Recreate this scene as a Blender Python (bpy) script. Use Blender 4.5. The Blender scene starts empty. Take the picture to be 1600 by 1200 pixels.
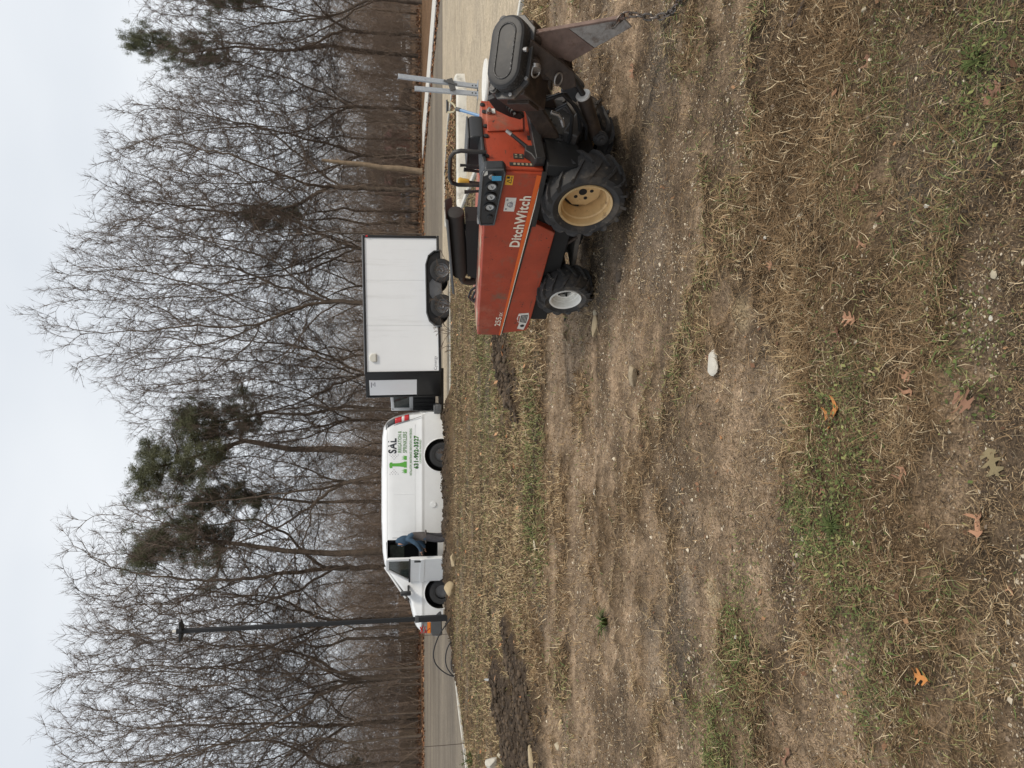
import bpy, bmesh, math, random
import numpy as np
from mathutils import Vector, Matrix

R = math.radians
rng = np.random.default_rng(7)
random.seed(7)
scene = bpy.context.scene
C = scene.collection

# ------------------------------------------------------------------ camera
FOC, HOR, EYE = 1130.0, 620.0, 1.47          # focal length in photo pixels, horizon line, eye height
PITCH = math.atan((800 - HOR) / FOC)
FWD = np.array([0, math.cos(PITCH), -math.sin(PITCH)])
UPV = np.array([0, math.sin(PITCH), math.cos(PITCH)])
cam_d = bpy.data.cameras.new('camera')
cam = bpy.data.objects.new('camera', cam_d)
C.objects.link(cam)
cam_d.sensor_width = 36.0
cam_d.sensor_fit = 'HORIZONTAL'
cam_d.lens = FOC / 1600 * 36.0
cam_d.clip_start = 0.05
cam_d.clip_end = 2000
# the phone was held on its side: image-right is down in the place, image-up is to the right
cam.matrix_world = Matrix((( -UPV[0], 1, -FWD[0], 0), (-UPV[1], 0, -FWD[1], 0), (-UPV[2], 0, -FWD[2], EYE), (0, 0, 0, 1)))
scene.camera = cam

# ------------------------------------------------------------------ overcast sky, weak soft sun
SUN_EL, SUN_AZ = R(50), R(128)               # azimuth clockwise from +Y: behind the camera, to its right
world = bpy.data.worlds.new('World')
scene.world = world
world.use_nodes = True
wn, wl = world.node_tree.nodes, world.node_tree.links
wn.clear()
w_out = wn.new('ShaderNodeOutputWorld')
w_bg = wn.new('ShaderNodeBackground')
w_bg.inputs['Strength'].default_value = 0.1
w_sky = wn.new('ShaderNodeTexSky')
w_sky.sky_type = 'NISHITA'
w_sky.sun_disc = False
w_sky.sun_elevation = SUN_EL
w_sky.sun_rotation = SUN_AZ
w_tc = wn.new('ShaderNodeTexCoord')
w_map = wn.new('ShaderNodeMapping')
w_map.inputs['Scale'].default_value = (1, 1, 2.2)
w_no = wn.new('ShaderNodeTexNoise')
w_no.inputs['Scale'].default_value = 1.7
w_no.inputs['Detail'].default_value = 4
w_no.inputs['Roughness'].default_value = 0.45
w_cr = wn.new('ShaderNodeValToRGB')
w_cr.color_ramp.elements[0].position = 0.3
w_cr.color_ramp.elements[0].color = (4.7, 5.05, 5.5, 1)
w_cr.color_ramp.elements[1].position = 0.72
w_cr.color_ramp.elements[1].color = (6.3, 6.5, 6.7, 1)
w_mx = wn.new('ShaderNodeMix')
w_mx.data_type = 'RGBA'
w_mx.inputs['Factor'].default_value = 0.93
wl.new(w_tc.outputs['Generated'], w_map.inputs['Vector'])
wl.new(w_map.outputs['Vector'], w_no.inputs['Vector'])
wl.new(w_no.outputs['Fac'], w_cr.inputs['Fac'])
wl.new(w_sky.outputs['Color'], w_mx.inputs['A'])
wl.new(w_cr.outputs['Color'], w_mx.inputs['B'])
wl.new(w_mx.outputs['Result'], w_bg.inputs['Color'])
wl.new(w_bg.outputs['Background'], w_out.inputs['Surface'])

sun_d = bpy.data.lights.new('sun', 'SUN')
sun_d.energy = 1.5
sun_d.angle = R(10)
sun_d.color = (1.0, 0.91, 0.78)
sun = bpy.data.objects.new('sun', sun_d)
C.objects.link(sun)
sd = Vector((math.sin(SUN_AZ) * math.cos(SUN_EL), math.cos(SUN_AZ) * math.cos(SUN_EL), math.sin(SUN_EL)))
sun.rotation_euler = sd.to_track_quat('Z', 'Y').to_euler()

scene.render.engine = 'CYCLES'
scene.cycles.max_bounces = 6
scene.cycles.transparent_max_bounces = 8
scene.view_settings.view_transform = 'Standard'
scene.view_settings.look = 'None'
scene.view_settings.exposure = 0.56
scene.view_settings.gamma = 1.0
scene.view_settings.use_curve_mapping = False


# ------------------------------------------------------------------ helpers
def ray(x, y):
    return FWD + np.array([1.0, 0, 0]) * ((1200 - y) - 600) / FOC + UPV * (800 - x) / FOC


def onY(x, y, Y):
    d = ray(x, y)
    p = np.array([0, 0, EYE]) + d * Y / d[1]
    return float(p[0]), float(p[1]), float(p[2])


def onz(x, y, z=0.0):
    d = ray(x, y)
    p = np.array([0, 0, EYE]) + d * (z - EYE) / d[2]
    return float(p[0]), float(p[1])


class MB:
    """collects shapes and links them as ONE mesh object"""

    def __init__(self):
        self.v, self.f = [], []

    def add(self, vs, fs, M=None):
        o = len(self.v)
        for p in vs:
            p = Vector(p)
            self.v.append(tuple(M @ p) if M is not None else tuple(p))
        for f in fs:
            self.f.append(tuple(i + o for i in f))
        return self

    def box(self, c, s, M=None):
        x, y, z = c
        a, b, d = s[0] / 2, s[1] / 2, s[2] / 2
        vs = [(x + i * a, y + j * b, z + k * d) for i in (-1, 1) for j in (-1, 1) for k in (-1, 1)]
        return self.add(vs, [(0, 1, 3, 2), (4, 6, 7, 5), (0, 4, 5, 1), (2, 3, 7, 6), (0, 2, 6, 4), (1, 5, 7, 3)], M)

    def bar(self, p0, p1, w, t, up=(0, 0, 1)):
        """square bar between two points, w across, t along up"""
        p0, p1 = Vector(p0), Vector(p1)
        d = (p1 - p0).normalized()
        u = Vector(up)
        s = d.cross(u)
        if s.length < 1e-4:
            s = d.cross(Vector((1, 0, 0)))
        s.normalize()
        u = s.cross(d).normalized()
        vs = []
        for p in (p0, p1):
            for i, j in ((-1, -1), (1, -1), (1, 1), (-1, 1)):
                vs.append(p + s * i * w / 2 + u * j * t / 2)
        return self.add(vs, [(3, 2, 1, 0), (4, 5, 6, 7), (0, 1, 5, 4), (1, 2, 6, 5), (2, 3, 7, 6), (3, 0, 4, 7)])

    def tube(self, pts, r, n=8, cap=True):
        pts = [Vector(p) for p in pts]
        rs = r if isinstance(r, (list, tuple)) else [r] * len(pts)
        rings, prev = [], None
        for i, p in enumerate(pts):
            d = (pts[min(i + 1, len(pts) - 1)] - pts[max(i - 1, 0)]).normalized()
            if prev is None:
                a = Vector((0, 0, 1)) if abs(d.z) < 0.9 else Vector((1, 0, 0))
                s = d.cross(a).normalized()
            else:
                s = (prev - d * prev.dot(d)).normalized()
            prev = s
            t = d.cross(s)
            rings.append([p + (s * math.cos(2 * math.pi * k / n) + t * math.sin(2 * math.pi * k / n)) * rs[i] for k in range(n)])
        vs = [q for ring in rings for q in ring]
        fs = []
        for i in range(len(pts) - 1):
            for k in range(n):
                fs.append((i * n + k, i * n + (k + 1) % n, (i + 1) * n + (k + 1) % n, (i + 1) * n + k))
        if cap:
            fs.append(tuple(range(n - 1, -1, -1)))
            fs.append(tuple((len(pts) - 1) * n + k for k in range(n)))
        return self.add(vs, fs)

    def cyl(self, p0, p1, r0, r1=None, n=20):
        return self.tube([p0, p1], [r0, r0 if r1 is None else r1], n)

    def lathe(self, prof, n=32, M=None, closed=False):
        """prof: (radius, height) about local Z"""
        vs, fs, m = [], [], len(prof)
        for k in range(n):
            a = 2 * math.pi * k / n
            vs += [(r * math.cos(a), r * math.sin(a), h) for r, h in prof]
        for k in range(n):
            for i in range(m if closed else m - 1):
                fs.append((k * m + i, ((k + 1) % n) * m + i, ((k + 1) % n) * m + (i + 1) % m, k * m + (i + 1) % m))
        return self.add(vs, fs, M)

    def prism(self, poly, a, b, axis='y', M=None):
        """polygon of (u, w) swept from a to b along an axis; u, w are the other two axes in order"""
        put = {'y': lambda u, w, t: (u, t, w), 'x': lambda u, w, t: (t, u, w), 'z': lambda u, w, t: (u, w, t)}[axis]
        n = len(poly)
        vs = [put(u, w, a) for u, w in poly] + [put(u, w, b) for u, w in poly]
        fs = [tuple(range(n)), tuple(range(2 * n - 1, n - 1, -1))]
        fs += [(i, i + n, (i + 1) % n + n, (i + 1) % n) for i in range(n)]
        return self.add(vs, fs, M)

    def build(self, name, mat, parent=None, smooth=True, bevel=0.0, seg=2, ang=35):
        me = bpy.data.meshes.new(name)
        me.from_pydata(self.v, [], self.f)
        bm = bmesh.new()
        bm.from_mesh(me)
        bmesh.ops.recalc_face_normals(bm, faces=bm.faces)
        bm.to_mesh(me)
        bm.free()
        return link(name, me, mat, parent, smooth, bevel, seg, ang)


def link(name, me, mat, parent=None, smooth=True, bevel=0.0, seg=2, ang=35):
    if mat is not None:
        if len(me.materials):
            me.materials[0] = mat
        else:
            me.materials.append(mat)
    if smooth and len(me.polygons):
        me.polygons.foreach_set('use_smooth', [True] * len(me.polygons))
        me.set_sharp_from_angle(angle=R(ang))
    o = bpy.data.objects.new(name, me)
    C.objects.link(o)
    if parent is not None:
        o.parent = parent
    if bevel:
        b = o.modifiers.new('bevel', 'BEVEL')
        b.width = bevel
        b.segments = seg
        b.limit_method = 'ANGLE'
        b.angle_limit = R(40)
        b.harden_normals = False
    return o


def np_mesh(name, V, F, mat, parent=None, smooth=False, col=None):
    """mesh from numpy arrays; F is (n, k) with the same k for every face; col is (nverts, 3)"""
    me = bpy.data.meshes.new(name)
    V = np.ascontiguousarray(V, dtype=np.float32)
    F = np.ascontiguousarray(F, dtype=np.int32)
    k = F.shape[1]
    me.vertices.add(len(V))
    me.vertices.foreach_set('co', V.ravel())
    me.loops.add(F.size)
    me.loops.foreach_set('vertex_index', F.ravel())
    me.polygons.add(len(F))
    me.polygons.foreach_set('loop_start', np.arange(0, F.size, k, dtype=np.int32))
    if smooth:
        me.polygons.foreach_set('use_smooth', np.ones(len(F), dtype=bool))
    me.update(calc_edges=True)
    if col is not None:
        at = me.color_attributes.new('Col', 'FLOAT_COLOR', 'POINT')
        c = np.ones((len(V), 4), dtype=np.float32)
        c[:, :3] = col
        at.data.foreach_set('color', c.ravel())
    me.materials.append(mat)
    o = bpy.data.objects.new(name, me)
    C.objects.link(o)
    if parent is not None:
        o.parent = parent
    return o


def tag(o, label=None, cat=None, group=None, kind=None):
    if label:
        assert 4 <= len(label.split()) <= 16, label
        o['label'] = label
    if cat:
        o['category'] = cat
    if group:
        o['group'] = group
    if kind:
        o['kind'] = kind
    return o


def thing(name, label, cat, loc=(0, 0, 0), rotz=0.0, group=None):
    o = bpy.data.objects.new(name, None)
    C.objects.link(o)
    o.location = loc
    o.rotation_euler = (0, 0, rotz)
    o.empty_display_size = 0.2
    return tag(o, label, cat, group)


def part_group(name, parent, loc=(0, 0, 0)):
    o = bpy.data.objects.new(name, None)
    C.objects.link(o)
    o.parent = parent
    o.location = loc
    return o


def copy_tree(o, parent=None):
    c = o.copy()
    C.objects.link(c)
    if parent is not None:
        c.parent = parent
    for ch in list(o.children):
        copy_tree(ch, c)
    return c


def text_mesh(name, body, mat, parent, put, width, height, bold=0.0, depth=0.0):
    """flat lettering stretched to width x height; put maps (u, w) on the surface to a point"""
    cu = bpy.data.curves.new(name, 'FONT')
    cu.body = body
    cu.offset = bold
    cu.space_character = 1.0 + bold * 3
    cu.resolution_u = 3
    ob = bpy.data.objects.new(name, cu)
    C.objects.link(ob)
    dg = bpy.context.evaluated_depsgraph_get()
    me = bpy.data.meshes.new_from_object(ob.evaluated_get(dg))
    bpy.data.objects.remove(ob)
    bpy.data.curves.remove(cu)
    co = np.empty(len(me.vertices) * 3)
    me.vertices.foreach_get('co', co)
    co = co.reshape(-1, 3)
    lo, hi = co.min(0), co.max(0)
    u = (co[:, 0] - lo[0]) / (hi[0] - lo[0]) * width
    w = (co[:, 1] - lo[1]) / (hi[1] - lo[1]) * height
    out = np.array([put(a, b) for a, b in zip(u, w)])
    me.vertices.foreach_set('co', out.ravel())
    me.update()
    return link(name, me, mat, parent, smooth=False)


# ------------------------------------------------------------------ materials
def mat(name, col, rough=0.6, metal=0.0, var=0.0, vscale=6.0, bump=0.0, bscale=60.0, dirt=None, coat=0.0, spec=0.5, coords='Object'):
    m = bpy.data.materials.new(name)
    m.use_nodes = True
    nt = m.node_tree
    n, l = nt.nodes, nt.links
    b = n['Principled BSDF']
    b.inputs['Base Color'].default_value = (*col, 1)
    b.inputs['Roughness'].default_value = rough
    b.inputs['Metallic'].default_value = metal
    b.inputs['Coat Weight'].default_value = coat
    b.inputs['Coat Roughness'].default_value = 0.12
    b.inputs['Specular IOR Level'].default_value = spec
    tc = n.new('ShaderNodeTexCoord')
    last = None
    if var:
        no = n.new('ShaderNodeTexNoise')
        no.inputs['Scale'].default_value = vscale
        no.inputs['Detail'].default_value = 6
        no.inputs['Roughness'].default_value = 0.65
        l.new(tc.outputs[coords], no.inputs['Vector'])
        cr = n.new('ShaderNodeValToRGB')
        cr.color_ramp.elements[0].position = 0.3
        cr.color_ramp.elements[1].position = 0.7
        cr.color_ramp.elements[0].color = (*[c * (1 - var) for c in col], 1)
        cr.color_ramp.elements[1].color = (*[min(1, c * (1 + var)) for c in col], 1)
        l.new(no.outputs['Fac'], cr.inputs['Fac'])
        last = cr.outputs['Color']
    for d in (dirt or []):
        dcol, lo, hi, sc = d[:4]
        no = n.new('ShaderNodeTexNoise')
        no.inputs['Scale'].default_value = sc
        no.inputs['Detail'].default_value = 8
        no.inputs['Roughness'].default_value = 0.7
        if len(d) > 4:
            mp = n.new('ShaderNodeMapping')
            mp.inputs['Scale'].default_value = d[4]
            mp.inputs['Location'].default_value = (sc * 1.3, sc * 0.7, 0.3)
            l.new(tc.outputs[coords], mp.inputs['Vector'])
            l.new(mp.outputs['Vector'], no.inputs['Vector'])
        else:
            l.new(tc.outputs[coords], no.inputs['Vector'])
        mr = n.new('ShaderNodeMapRange')
        mr.inputs['From Min'].default_value = lo
        mr.inputs['From Max'].default_value = hi
        l.new(no.outputs['Fac'], mr.inputs['Value'])
        mx = n.new('ShaderNodeMix')
        mx.data_type = 'RGBA'
        l.new(mr.outputs['Result'], mx.inputs['Factor'])
        if last is not None:
            l.new(last, mx.inputs['A'])
        else:
            mx.inputs['A'].default_value = (*col, 1)
        mx.inputs['B'].default_value = (*dcol, 1)
        last = mx.outputs['Result']
    if last is not None:
        l.new(last, b.inputs['Base Color'])
    if bump:
        no = n.new('ShaderNodeTexNoise')
        no.inputs['Scale'].default_value = bscale
        no.inputs['Detail'].default_value = 5
        l.new(tc.outputs[coords], no.inputs['Vector'])
        bp = n.new('ShaderNodeBump')
        bp.inputs['Strength'].default_value = bump
        bp.inputs['Distance'].default_value = 0.02
        l.new(no.outputs['Fac'], bp.inputs['Height'])
        l.new(bp.outputs['Normal'], b.inputs['Normal'])
    return m


def col_mat(name, rough=0.9, spec=0.2, bump=0.0, bscale=60.0, mul=None, trans=0.0):
    """colour comes from the mesh's own colour attribute (each blade, pebble or clod has its colour)"""
    m = mat(name, (0.3, 0.3, 0.3), rough, spec=spec, bump=bump, bscale=bscale)
    n, l = m.node_tree.nodes, m.node_tree.links
    at = n.new('ShaderNodeAttribute')
    at.attribute_name = 'Col'
    l.new(at.outputs['Color'], n['Principled BSDF'].inputs['Base Color'])
    if mul:
        tc = [x for x in n if x.type == 'TEX_COORD'][0]
        last = at.outputs['Color']
        for sc, lo, hi, a, b in mul:
            no = n.new('ShaderNodeTexNoise')
            no.inputs['Scale'].default_value = sc
            no.inputs['Detail'].default_value = 7
            no.inputs['Roughness'].default_value = 0.7
            l.new(tc.outputs['Object'], no.inputs['Vector'])
            mr = n.new('ShaderNodeMapRange')
            mr.inputs['From Min'].default_value = lo
            mr.inputs['From Max'].default_value = hi
            mr.inputs['To Min'].default_value = a
            mr.inputs['To Max'].default_value = b
            l.new(no.outputs['Fac'], mr.inputs['Value'])
            mx = n.new('ShaderNodeMix')
            mx.data_type = 'RGBA'
            mx.blend_type = 'MULTIPLY'
            mx.inputs['Factor'].default_value = 1
            l.new(last, mx.inputs['A'])
            l.new(mr.outputs['Result'], mx.inputs['B'])
            last = mx.outputs['Result']
        l.new(last, n['Principled BSDF'].inputs['Base Color'])
    return m


MUD = (0.16, 0.115, 0.075)
RUST = (0.16, 0.06, 0.025)
M = {}
M['red'] = mat('red_paint', (0.38, 0.054, 0.021), 0.5, var=0.2, vscale=3.5, bump=0.06, bscale=30,
               dirt=[((0.44, 0.16, 0.10), 0.55, 0.75, 2.2), (MUD, 0.56, 0.76, 5.0), ((0.05, 0.03, 0.02), 0.62, 0.67, 11.0), ((0.025, 0.018, 0.014), 0.64, 0.68, 32.0), ((0.09, 0.05, 0.03), 0.60, 0.70, 9.0, (0.5, 1, 5.0))], coat=0.05)
M['redtop'] = mat('dusty_red_paint', (0.40, 0.12, 0.08), 0.7, var=0.2, vscale=6, dirt=[((0.42, 0.33, 0.24), 0.5, 0.62, 4.0)])
M['orange'] = mat('orange_stripe', (0.75, 0.13, 0.015), 0.5, var=0.1, dirt=[(MUD, 0.66, 0.75, 14.0)])
M['cream_print'] = mat('cream_lettering', (0.85, 0.76, 0.62), 0.5, var=0.06, vscale=30, dirt=[((0.4, 0.12, 0.06), 0.68, 0.74, 40)])
M['black'] = mat('black_metal', (0.022, 0.02, 0.019), 0.5, var=0.3, vscale=8, bump=0.08, bscale=40, dirt=[((0.09, 0.065, 0.045), 0.55, 0.75, 7.0)])
M['dark_metal'] = mat('shade_black_metal', (0.007, 0.0065, 0.006), 0.7, var=0.3, vscale=8)  # near-black colour carries the deep shade of the machine's underside
M['gloss_black'] = mat('worn_black_paint', (0.026, 0.025, 0.025), 0.5, var=0.2, vscale=9, bump=0.06, bscale=25, dirt=[((0.10, 0.08, 0.06), 0.55, 0.8, 5.0), ((0.16, 0.15, 0.14), 0.66, 0.72, 30.0)], spec=0.4)
M['flange_grey'] = mat('grey_flange', (0.055, 0.052, 0.05), 0.45, var=0.2, vscale=14, dirt=[(MUD, 0.55, 0.75, 9)])
M['greasy'] = mat('greasy_brown_metal', (0.045, 0.03, 0.022), 0.6, var=0.45, vscale=7, bump=0.2, bscale=30, dirt=[((0.11, 0.075, 0.05), 0.5, 0.7, 10)])
M['console'] = mat('black_console', (0.03, 0.032, 0.034), 0.4, var=0.2, vscale=20, dirt=[((0.14, 0.12, 0.1), 0.62, 0.8, 9)])
M['plastic'] = mat('black_plastic', (0.02, 0.02, 0.021), 0.45, var=0.15)
M['gauge'] = mat('gauge_face', (0.55, 0.56, 0.55), 0.25, var=0.15, vscale=60)
M['steel'] = mat('worn_steel', (0.45, 0.43, 0.41), 0.38, 0.85, var=0.3, vscale=20, bump=0.05, dirt=[(RUST, 0.6, 0.75, 14)])
M['chain'] = mat('dark_chain_steel', (0.16, 0.145, 0.13), 0.45, 0.7, var=0.5, vscale=60, dirt=[(RUST, 0.5, 0.65, 60)])
M['blade'] = mat('ground_steel_blade', (0.40, 0.385, 0.37), 0.5, 0.55, var=0.25, vscale=18, bump=0.1, bscale=50, dirt=[((0.14, 0.09, 0.06), 0.52, 0.68, 8)])
M['blade_rust'] = mat('rust_pink_primer', (0.20, 0.135, 0.11), 0.7, var=0.25, vscale=14, bump=0.12, bscale=60, dirt=[((0.10, 0.05, 0.03), 0.56, 0.7, 9)])
M['rubber'] = mat('tyre_rubber', (0.032, 0.030, 0.029), 0.75, var=0.3, vscale=9, bump=0.15, bscale=50, dirt=[((0.14, 0.11, 0.08), 0.50, 0.76, 6), ((0.22, 0.185, 0.14), 0.60, 0.74, 22)])
M['rim_cream'] = mat('cream_rim', (0.62, 0.42, 0.20), 0.5, var=0.15, vscale=8, bump=0.06, dirt=[((0.25, 0.14, 0.06), 0.56, 0.72, 10), ((0.09, 0.05, 0.03), 0.66, 0.74, 26)])
M['rim_white'] = mat('white_rim', (0.82, 0.80, 0.74), 0.45, var=0.08, vscale=8, dirt=[((0.30, 0.24, 0.17), 0.6, 0.75, 9)])
M['soot'] = mat('sooty_muffler', (0.028, 0.025, 0.022), 0.7, var=0.25, vscale=12, bump=0.1, bscale=90)
M['shield'] = mat('grey_heat_shield', (0.085, 0.085, 0.085), 0.6, var=0.2, vscale=10)
M['yellow'] = mat('yellow_knob', (0.68, 0.42, 0.07), 0.45, var=0.15, vscale=20)
M['yellow_print'] = mat('yellow_sticker', (0.78, 0.42, 0.03), 0.5)
M['white_print'] = mat('white_sticker', (0.72, 0.70, 0.64), 0.55, var=0.1, vscale=30)
M['black_print'] = mat('black_print', (0.02, 0.02, 0.02), 0.55)
M['dark_plate'] = mat('dark_placard', (0.035, 0.035, 0.03), 0.5, var=0.3, vscale=40, dirt=[((0.16, 0.13, 0.09), 0.6, 0.75, 30)])
M['blue_tag'] = mat('blue_tag', (0.06, 0.33, 0.55), 0.5)
M['cyl_white'] = mat('white_cylinder_end', (0.62, 0.60, 0.56), 0.45, var=0.15, vscale=20, dirt=[(MUD, 0.6, 0.75, 30)])
M['van_white'] = mat('white_van_paint', (0.80, 0.81, 0.81), 0.28, var=0.03, vscale=2, coat=0.5, dirt=[((0.45, 0.42, 0.36), 0.62, 0.95, 1.2)])
M['white_panel'] = mat('white_trailer_skin', (0.82, 0.83, 0.84), 0.38, var=0.02, vscale=1.5, bump=0.02, bscale=1.5, dirt=[((0.55, 0.55, 0.53), 0.55, 0.9, 1.4, (3.0, 1, 0.15))])
M['trim_black'] = mat('black_trailer_trim', (0.012, 0.012, 0.013), 0.3, var=0.2, vscale=4)
M['dark_inside'] = mat('dark_interior', (0.012, 0.012, 0.012), 0.8)
M['glass'] = mat('dark_window_glass', (0.03, 0.04, 0.035), 0.06, var=0.3, vscale=6, spec=0.7)
M['grey_plastic'] = mat('grey_bumper_plastic', (0.07, 0.072, 0.075), 0.55, var=0.1)
M['wheel_grey'] = mat('grey_steel_wheel', (0.16, 0.16, 0.165), 0.4, 0.6, var=0.15)
M['van_tyre'] = mat('van_tyre_rubber', (0.02, 0.02, 0.021), 0.7, var=0.2, vscale=12)
M['chrome'] = mat('bright_metal', (0.55, 0.56, 0.57), 0.25, 0.8)
M['lamp_red'] = mat('red_lens', (0.55, 0.02, 0.025), 0.2)
M['lamp_white'] = mat('white_lens', (0.75, 0.72, 0.7), 0.2)
M['lamp_orange'] = mat('orange_lens', (0.75, 0.22, 0.03), 0.2)
M['headlamp'] = mat('grey_headlamp', (0.22, 0.235, 0.24), 0.15, var=0.5, vscale=14)
M['green_print'] = mat('green_lettering', (0.10, 0.38, 0.045), 0.5)
M['dkgreen_print'] = mat('dark_green_lettering', (0.035, 0.13, 0.03), 0.5)
M['thin_green_print'] = mat('soft_green_lettering', (0.17, 0.30, 0.13), 0.5)
M['navy_print'] = mat('charcoal_lettering', (0.025, 0.027, 0.032), 0.5)
M['grey_print'] = mat('grey_lettering', (0.25, 0.24, 0.27), 0.5)
M['galv'] = mat('galvanised_steel', (0.40, 0.43, 0.47), 0.45, 0.4, var=0.12, vscale=20, dirt=[((0.25, 0.26, 0.28), 0.6, 0.8, 8)])
M['blue_handle'] = mat('blue_fibreglass_handle', (0.13, 0.25, 0.42), 0.4, var=0.1)
M['khaki'] = mat('khaki_grip', (0.45, 0.40, 0.26), 0.5, var=0.1)
M['pole_black'] = mat('black_lamp_post', (0.009, 0.0095, 0.011), 0.6, var=0.15, vscale=3)
M['concrete'] = mat('kerb_concrete', (0.60, 0.58, 0.52), 0.85, var=0.14, vscale=3.0, bump=0.3, bscale=40, dirt=[((0.24, 0.23, 0.21), 0.52, 0.72, 2.2), ((0.62, 0.60, 0.55), 0.6, 0.75, 9)])
M['hose_black'] = mat('black_pipe', (0.015, 0.015, 0.016), 0.4)
M['hose_grey'] = mat('grey_pipe', (0.42, 0.42, 0.40), 0.5)
M['stone_pale'] = mat('pale_stone', (0.46, 0.40, 0.29), 0.85, var=0.18, vscale=18, bump=0.35, bscale=35)
M['stone_white'] = mat('white_stone', (0.54, 0.51, 0.44), 0.85, var=0.12, vscale=25, bump=0.25, bscale=40)
M['stone_tan'] = mat('tan_sandstone', (0.43, 0.34, 0.21), 0.85, var=0.15, vscale=10, bump=0.35, bscale=25)
M['clod'] = mat('dark_clod', (0.055, 0.043, 0.033), 0.95, var=0.3, vscale=30, bump=0.5, bscale=60)
M['wood_chunk'] = mat('weathered_wood', (0.33, 0.26, 0.17), 0.85, var=0.3, vscale=30, bump=0.4, bscale=70)
M['bark'] = mat('grey_brown_bark', (0.118, 0.090, 0.067), 0.9, var=0.35, vscale=3, bump=0.5, bscale=12)
M['twig'] = mat('brown_twigs', (0.105, 0.077, 0.060), 0.9, var=0.25, vscale=0.7)
M['bark_pale'] = mat('pale_dead_bark', (0.27, 0.20, 0.13), 0.9, var=0.3, vscale=3, bump=0.4, bscale=12)
M['needles'] = mat('dark_pine_needles', (0.125, 0.132, 0.070), 0.8, var=0.4, vscale=0.8)
M['fence_wood'] = mat('tan_fence_board', (0.26, 0.19, 0.12), 0.85, var=0.25, vscale=2)
M['house_red'] = mat('red_brown_siding', (0.13, 0.035, 0.03), 0.8, var=0.15, vscale=1)
M['house_grey'] = mat('grey_siding', (0.22, 0.23, 0.23), 0.8, var=0.1, vscale=1)
M['house_white'] = mat('white_siding', (0.62, 0.63, 0.62), 0.8, var=0.05, vscale=1)
M['roof_dark'] = mat('dark_shingles', (0.06, 0.055, 0.055), 0.9, var=0.2)
M['denim_hood'] = mat('blue_sweatshirt', (0.035, 0.07, 0.115), 0.9, var=0.25, vscale=9, bump=0.3, bscale=60)
M['vest'] = mat('grey_vest', (0.085, 0.075, 0.072), 0.9, var=0.25, vscale=9, bump=0.3, bscale=50)
M['trousers'] = mat('dark_grey_trousers', (0.052, 0.050, 0.056), 0.9, var=0.25, vscale=9, bump=0.3, bscale=50)
M['skin'] = mat('skin', (0.42, 0.24, 0.16), 0.6)
M['boot'] = mat('dark_boot', (0.03, 0.025, 0.02), 0.7)
M['leaf_orange'] = mat('orange_oak_leaf', (0.50, 0.20, 0.05), 0.7, var=0.25, vscale=60, dirt=[((0.2, 0.08, 0.03), 0.64, 0.7, 60)])
M['leaf_tan'] = mat('tan_oak_leaf', (0.38, 0.20, 0.115), 0.75, var=0.25, vscale=60)
M['leaf_brown'] = mat('brown_oak_leaf', (0.24, 0.125, 0.075), 0.75, var=0.3, vscale=50)
M['leaf_olive'] = mat('olive_oak_leaf', (0.21, 0.165, 0.085), 0.75, var=0.3, vscale=50)
M['leaf_yellow'] = mat('yellow_leaf', (0.34, 0.29, 0.11), 0.75, var=0.3, vscale=50)
M['red_flag'] = mat('red_ribbon', (0.62, 0.05, 0.035), 0.6, var=0.2, vscale=30)
M['wire'] = mat('thin_dark_wire', (0.07, 0.05, 0.04), 0.6)
M['dry_stalk'] = mat('dry_stalk', (0.42, 0.33, 0.19), 0.9, var=0.2, vscale=20)
M['dark_stalk'] = mat('dark_weed_stalk', (0.10, 0.07, 0.05), 0.9, var=0.2, vscale=20)
M['green_blade'] = mat('green_grass_blade', (0.075, 0.098, 0.032), 0.85, var=0.35, vscale=30, spec=0.15)

# worn edges on the black paint of the plow head
_n, _l = M['gloss_black'].node_tree.nodes, M['gloss_black'].node_tree.links
_b = _n['Principled BSDF']
_src = _b.inputs['Base Color'].links[0].from_socket
_g = _n.new('ShaderNodeNewGeometry')
_r = _n.new('ShaderNodeMapRange')
_r.inputs['From Min'].default_value = .545
_r.inputs['From Max'].default_value = .68
_no = _n.new('ShaderNodeTexNoise')
_no.inputs['Scale'].default_value = 28
_no.inputs['Detail'].default_value = 6
_r2 = _n.new('ShaderNodeMapRange')
_r2.inputs['From Min'].default_value = .50
_r2.inputs['From Max'].default_value = .60
_m = _n.new('ShaderNodeMath')
_m.operation = 'MULTIPLY'
_x = _n.new('ShaderNodeMix')
_x.data_type = 'RGBA'
_x.inputs['B'].default_value = (.30, .29, .28, 1)
_l.new(_g.outputs['Pointiness'], _r.inputs['Value'])
_l.new(_no.outputs['Fac'], _r2.inputs['Value'])
_l.new(_r.outputs['Result'], _m.inputs[0])
_l.new(_r2.outputs['Result'], _m.inputs[1])
_l.new(_m.outputs[0], _x.inputs['Factor'])
_l.new(_src, _x.inputs['A'])
_l.new(_x.outputs['Result'], _b.inputs['Base Color'])
# ------------------------------------------------------------------ numeric noise
def _hash(ix, iy, s):
    h = (ix.astype(np.int64) * 374761393 + iy.astype(np.int64) * 668265263 + s * 974634777) & 0x7fffffff
    h = ((h ^ (h >> 13)) * 1274126177) & 0x7fffffff
    return ((h ^ (h >> 16)) & 0xffff) / 65535.0


def vnoise(x, y, s=0):
    ix, iy = np.floor(x), np.floor(y)
    fx, fy = x - ix, y - iy
    fx, fy = fx * fx * (3 - 2 * fx), fy * fy * (3 - 2 * fy)
    a, b = _hash(ix, iy, s), _hash(ix + 1, iy, s)
    c, d = _hash(ix, iy + 1, s), _hash(ix + 1, iy + 1, s)
    return (a * (1 - fx) + b * fx) * (1 - fy) + (c * (1 - fx) + d * fx) * fy


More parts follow.
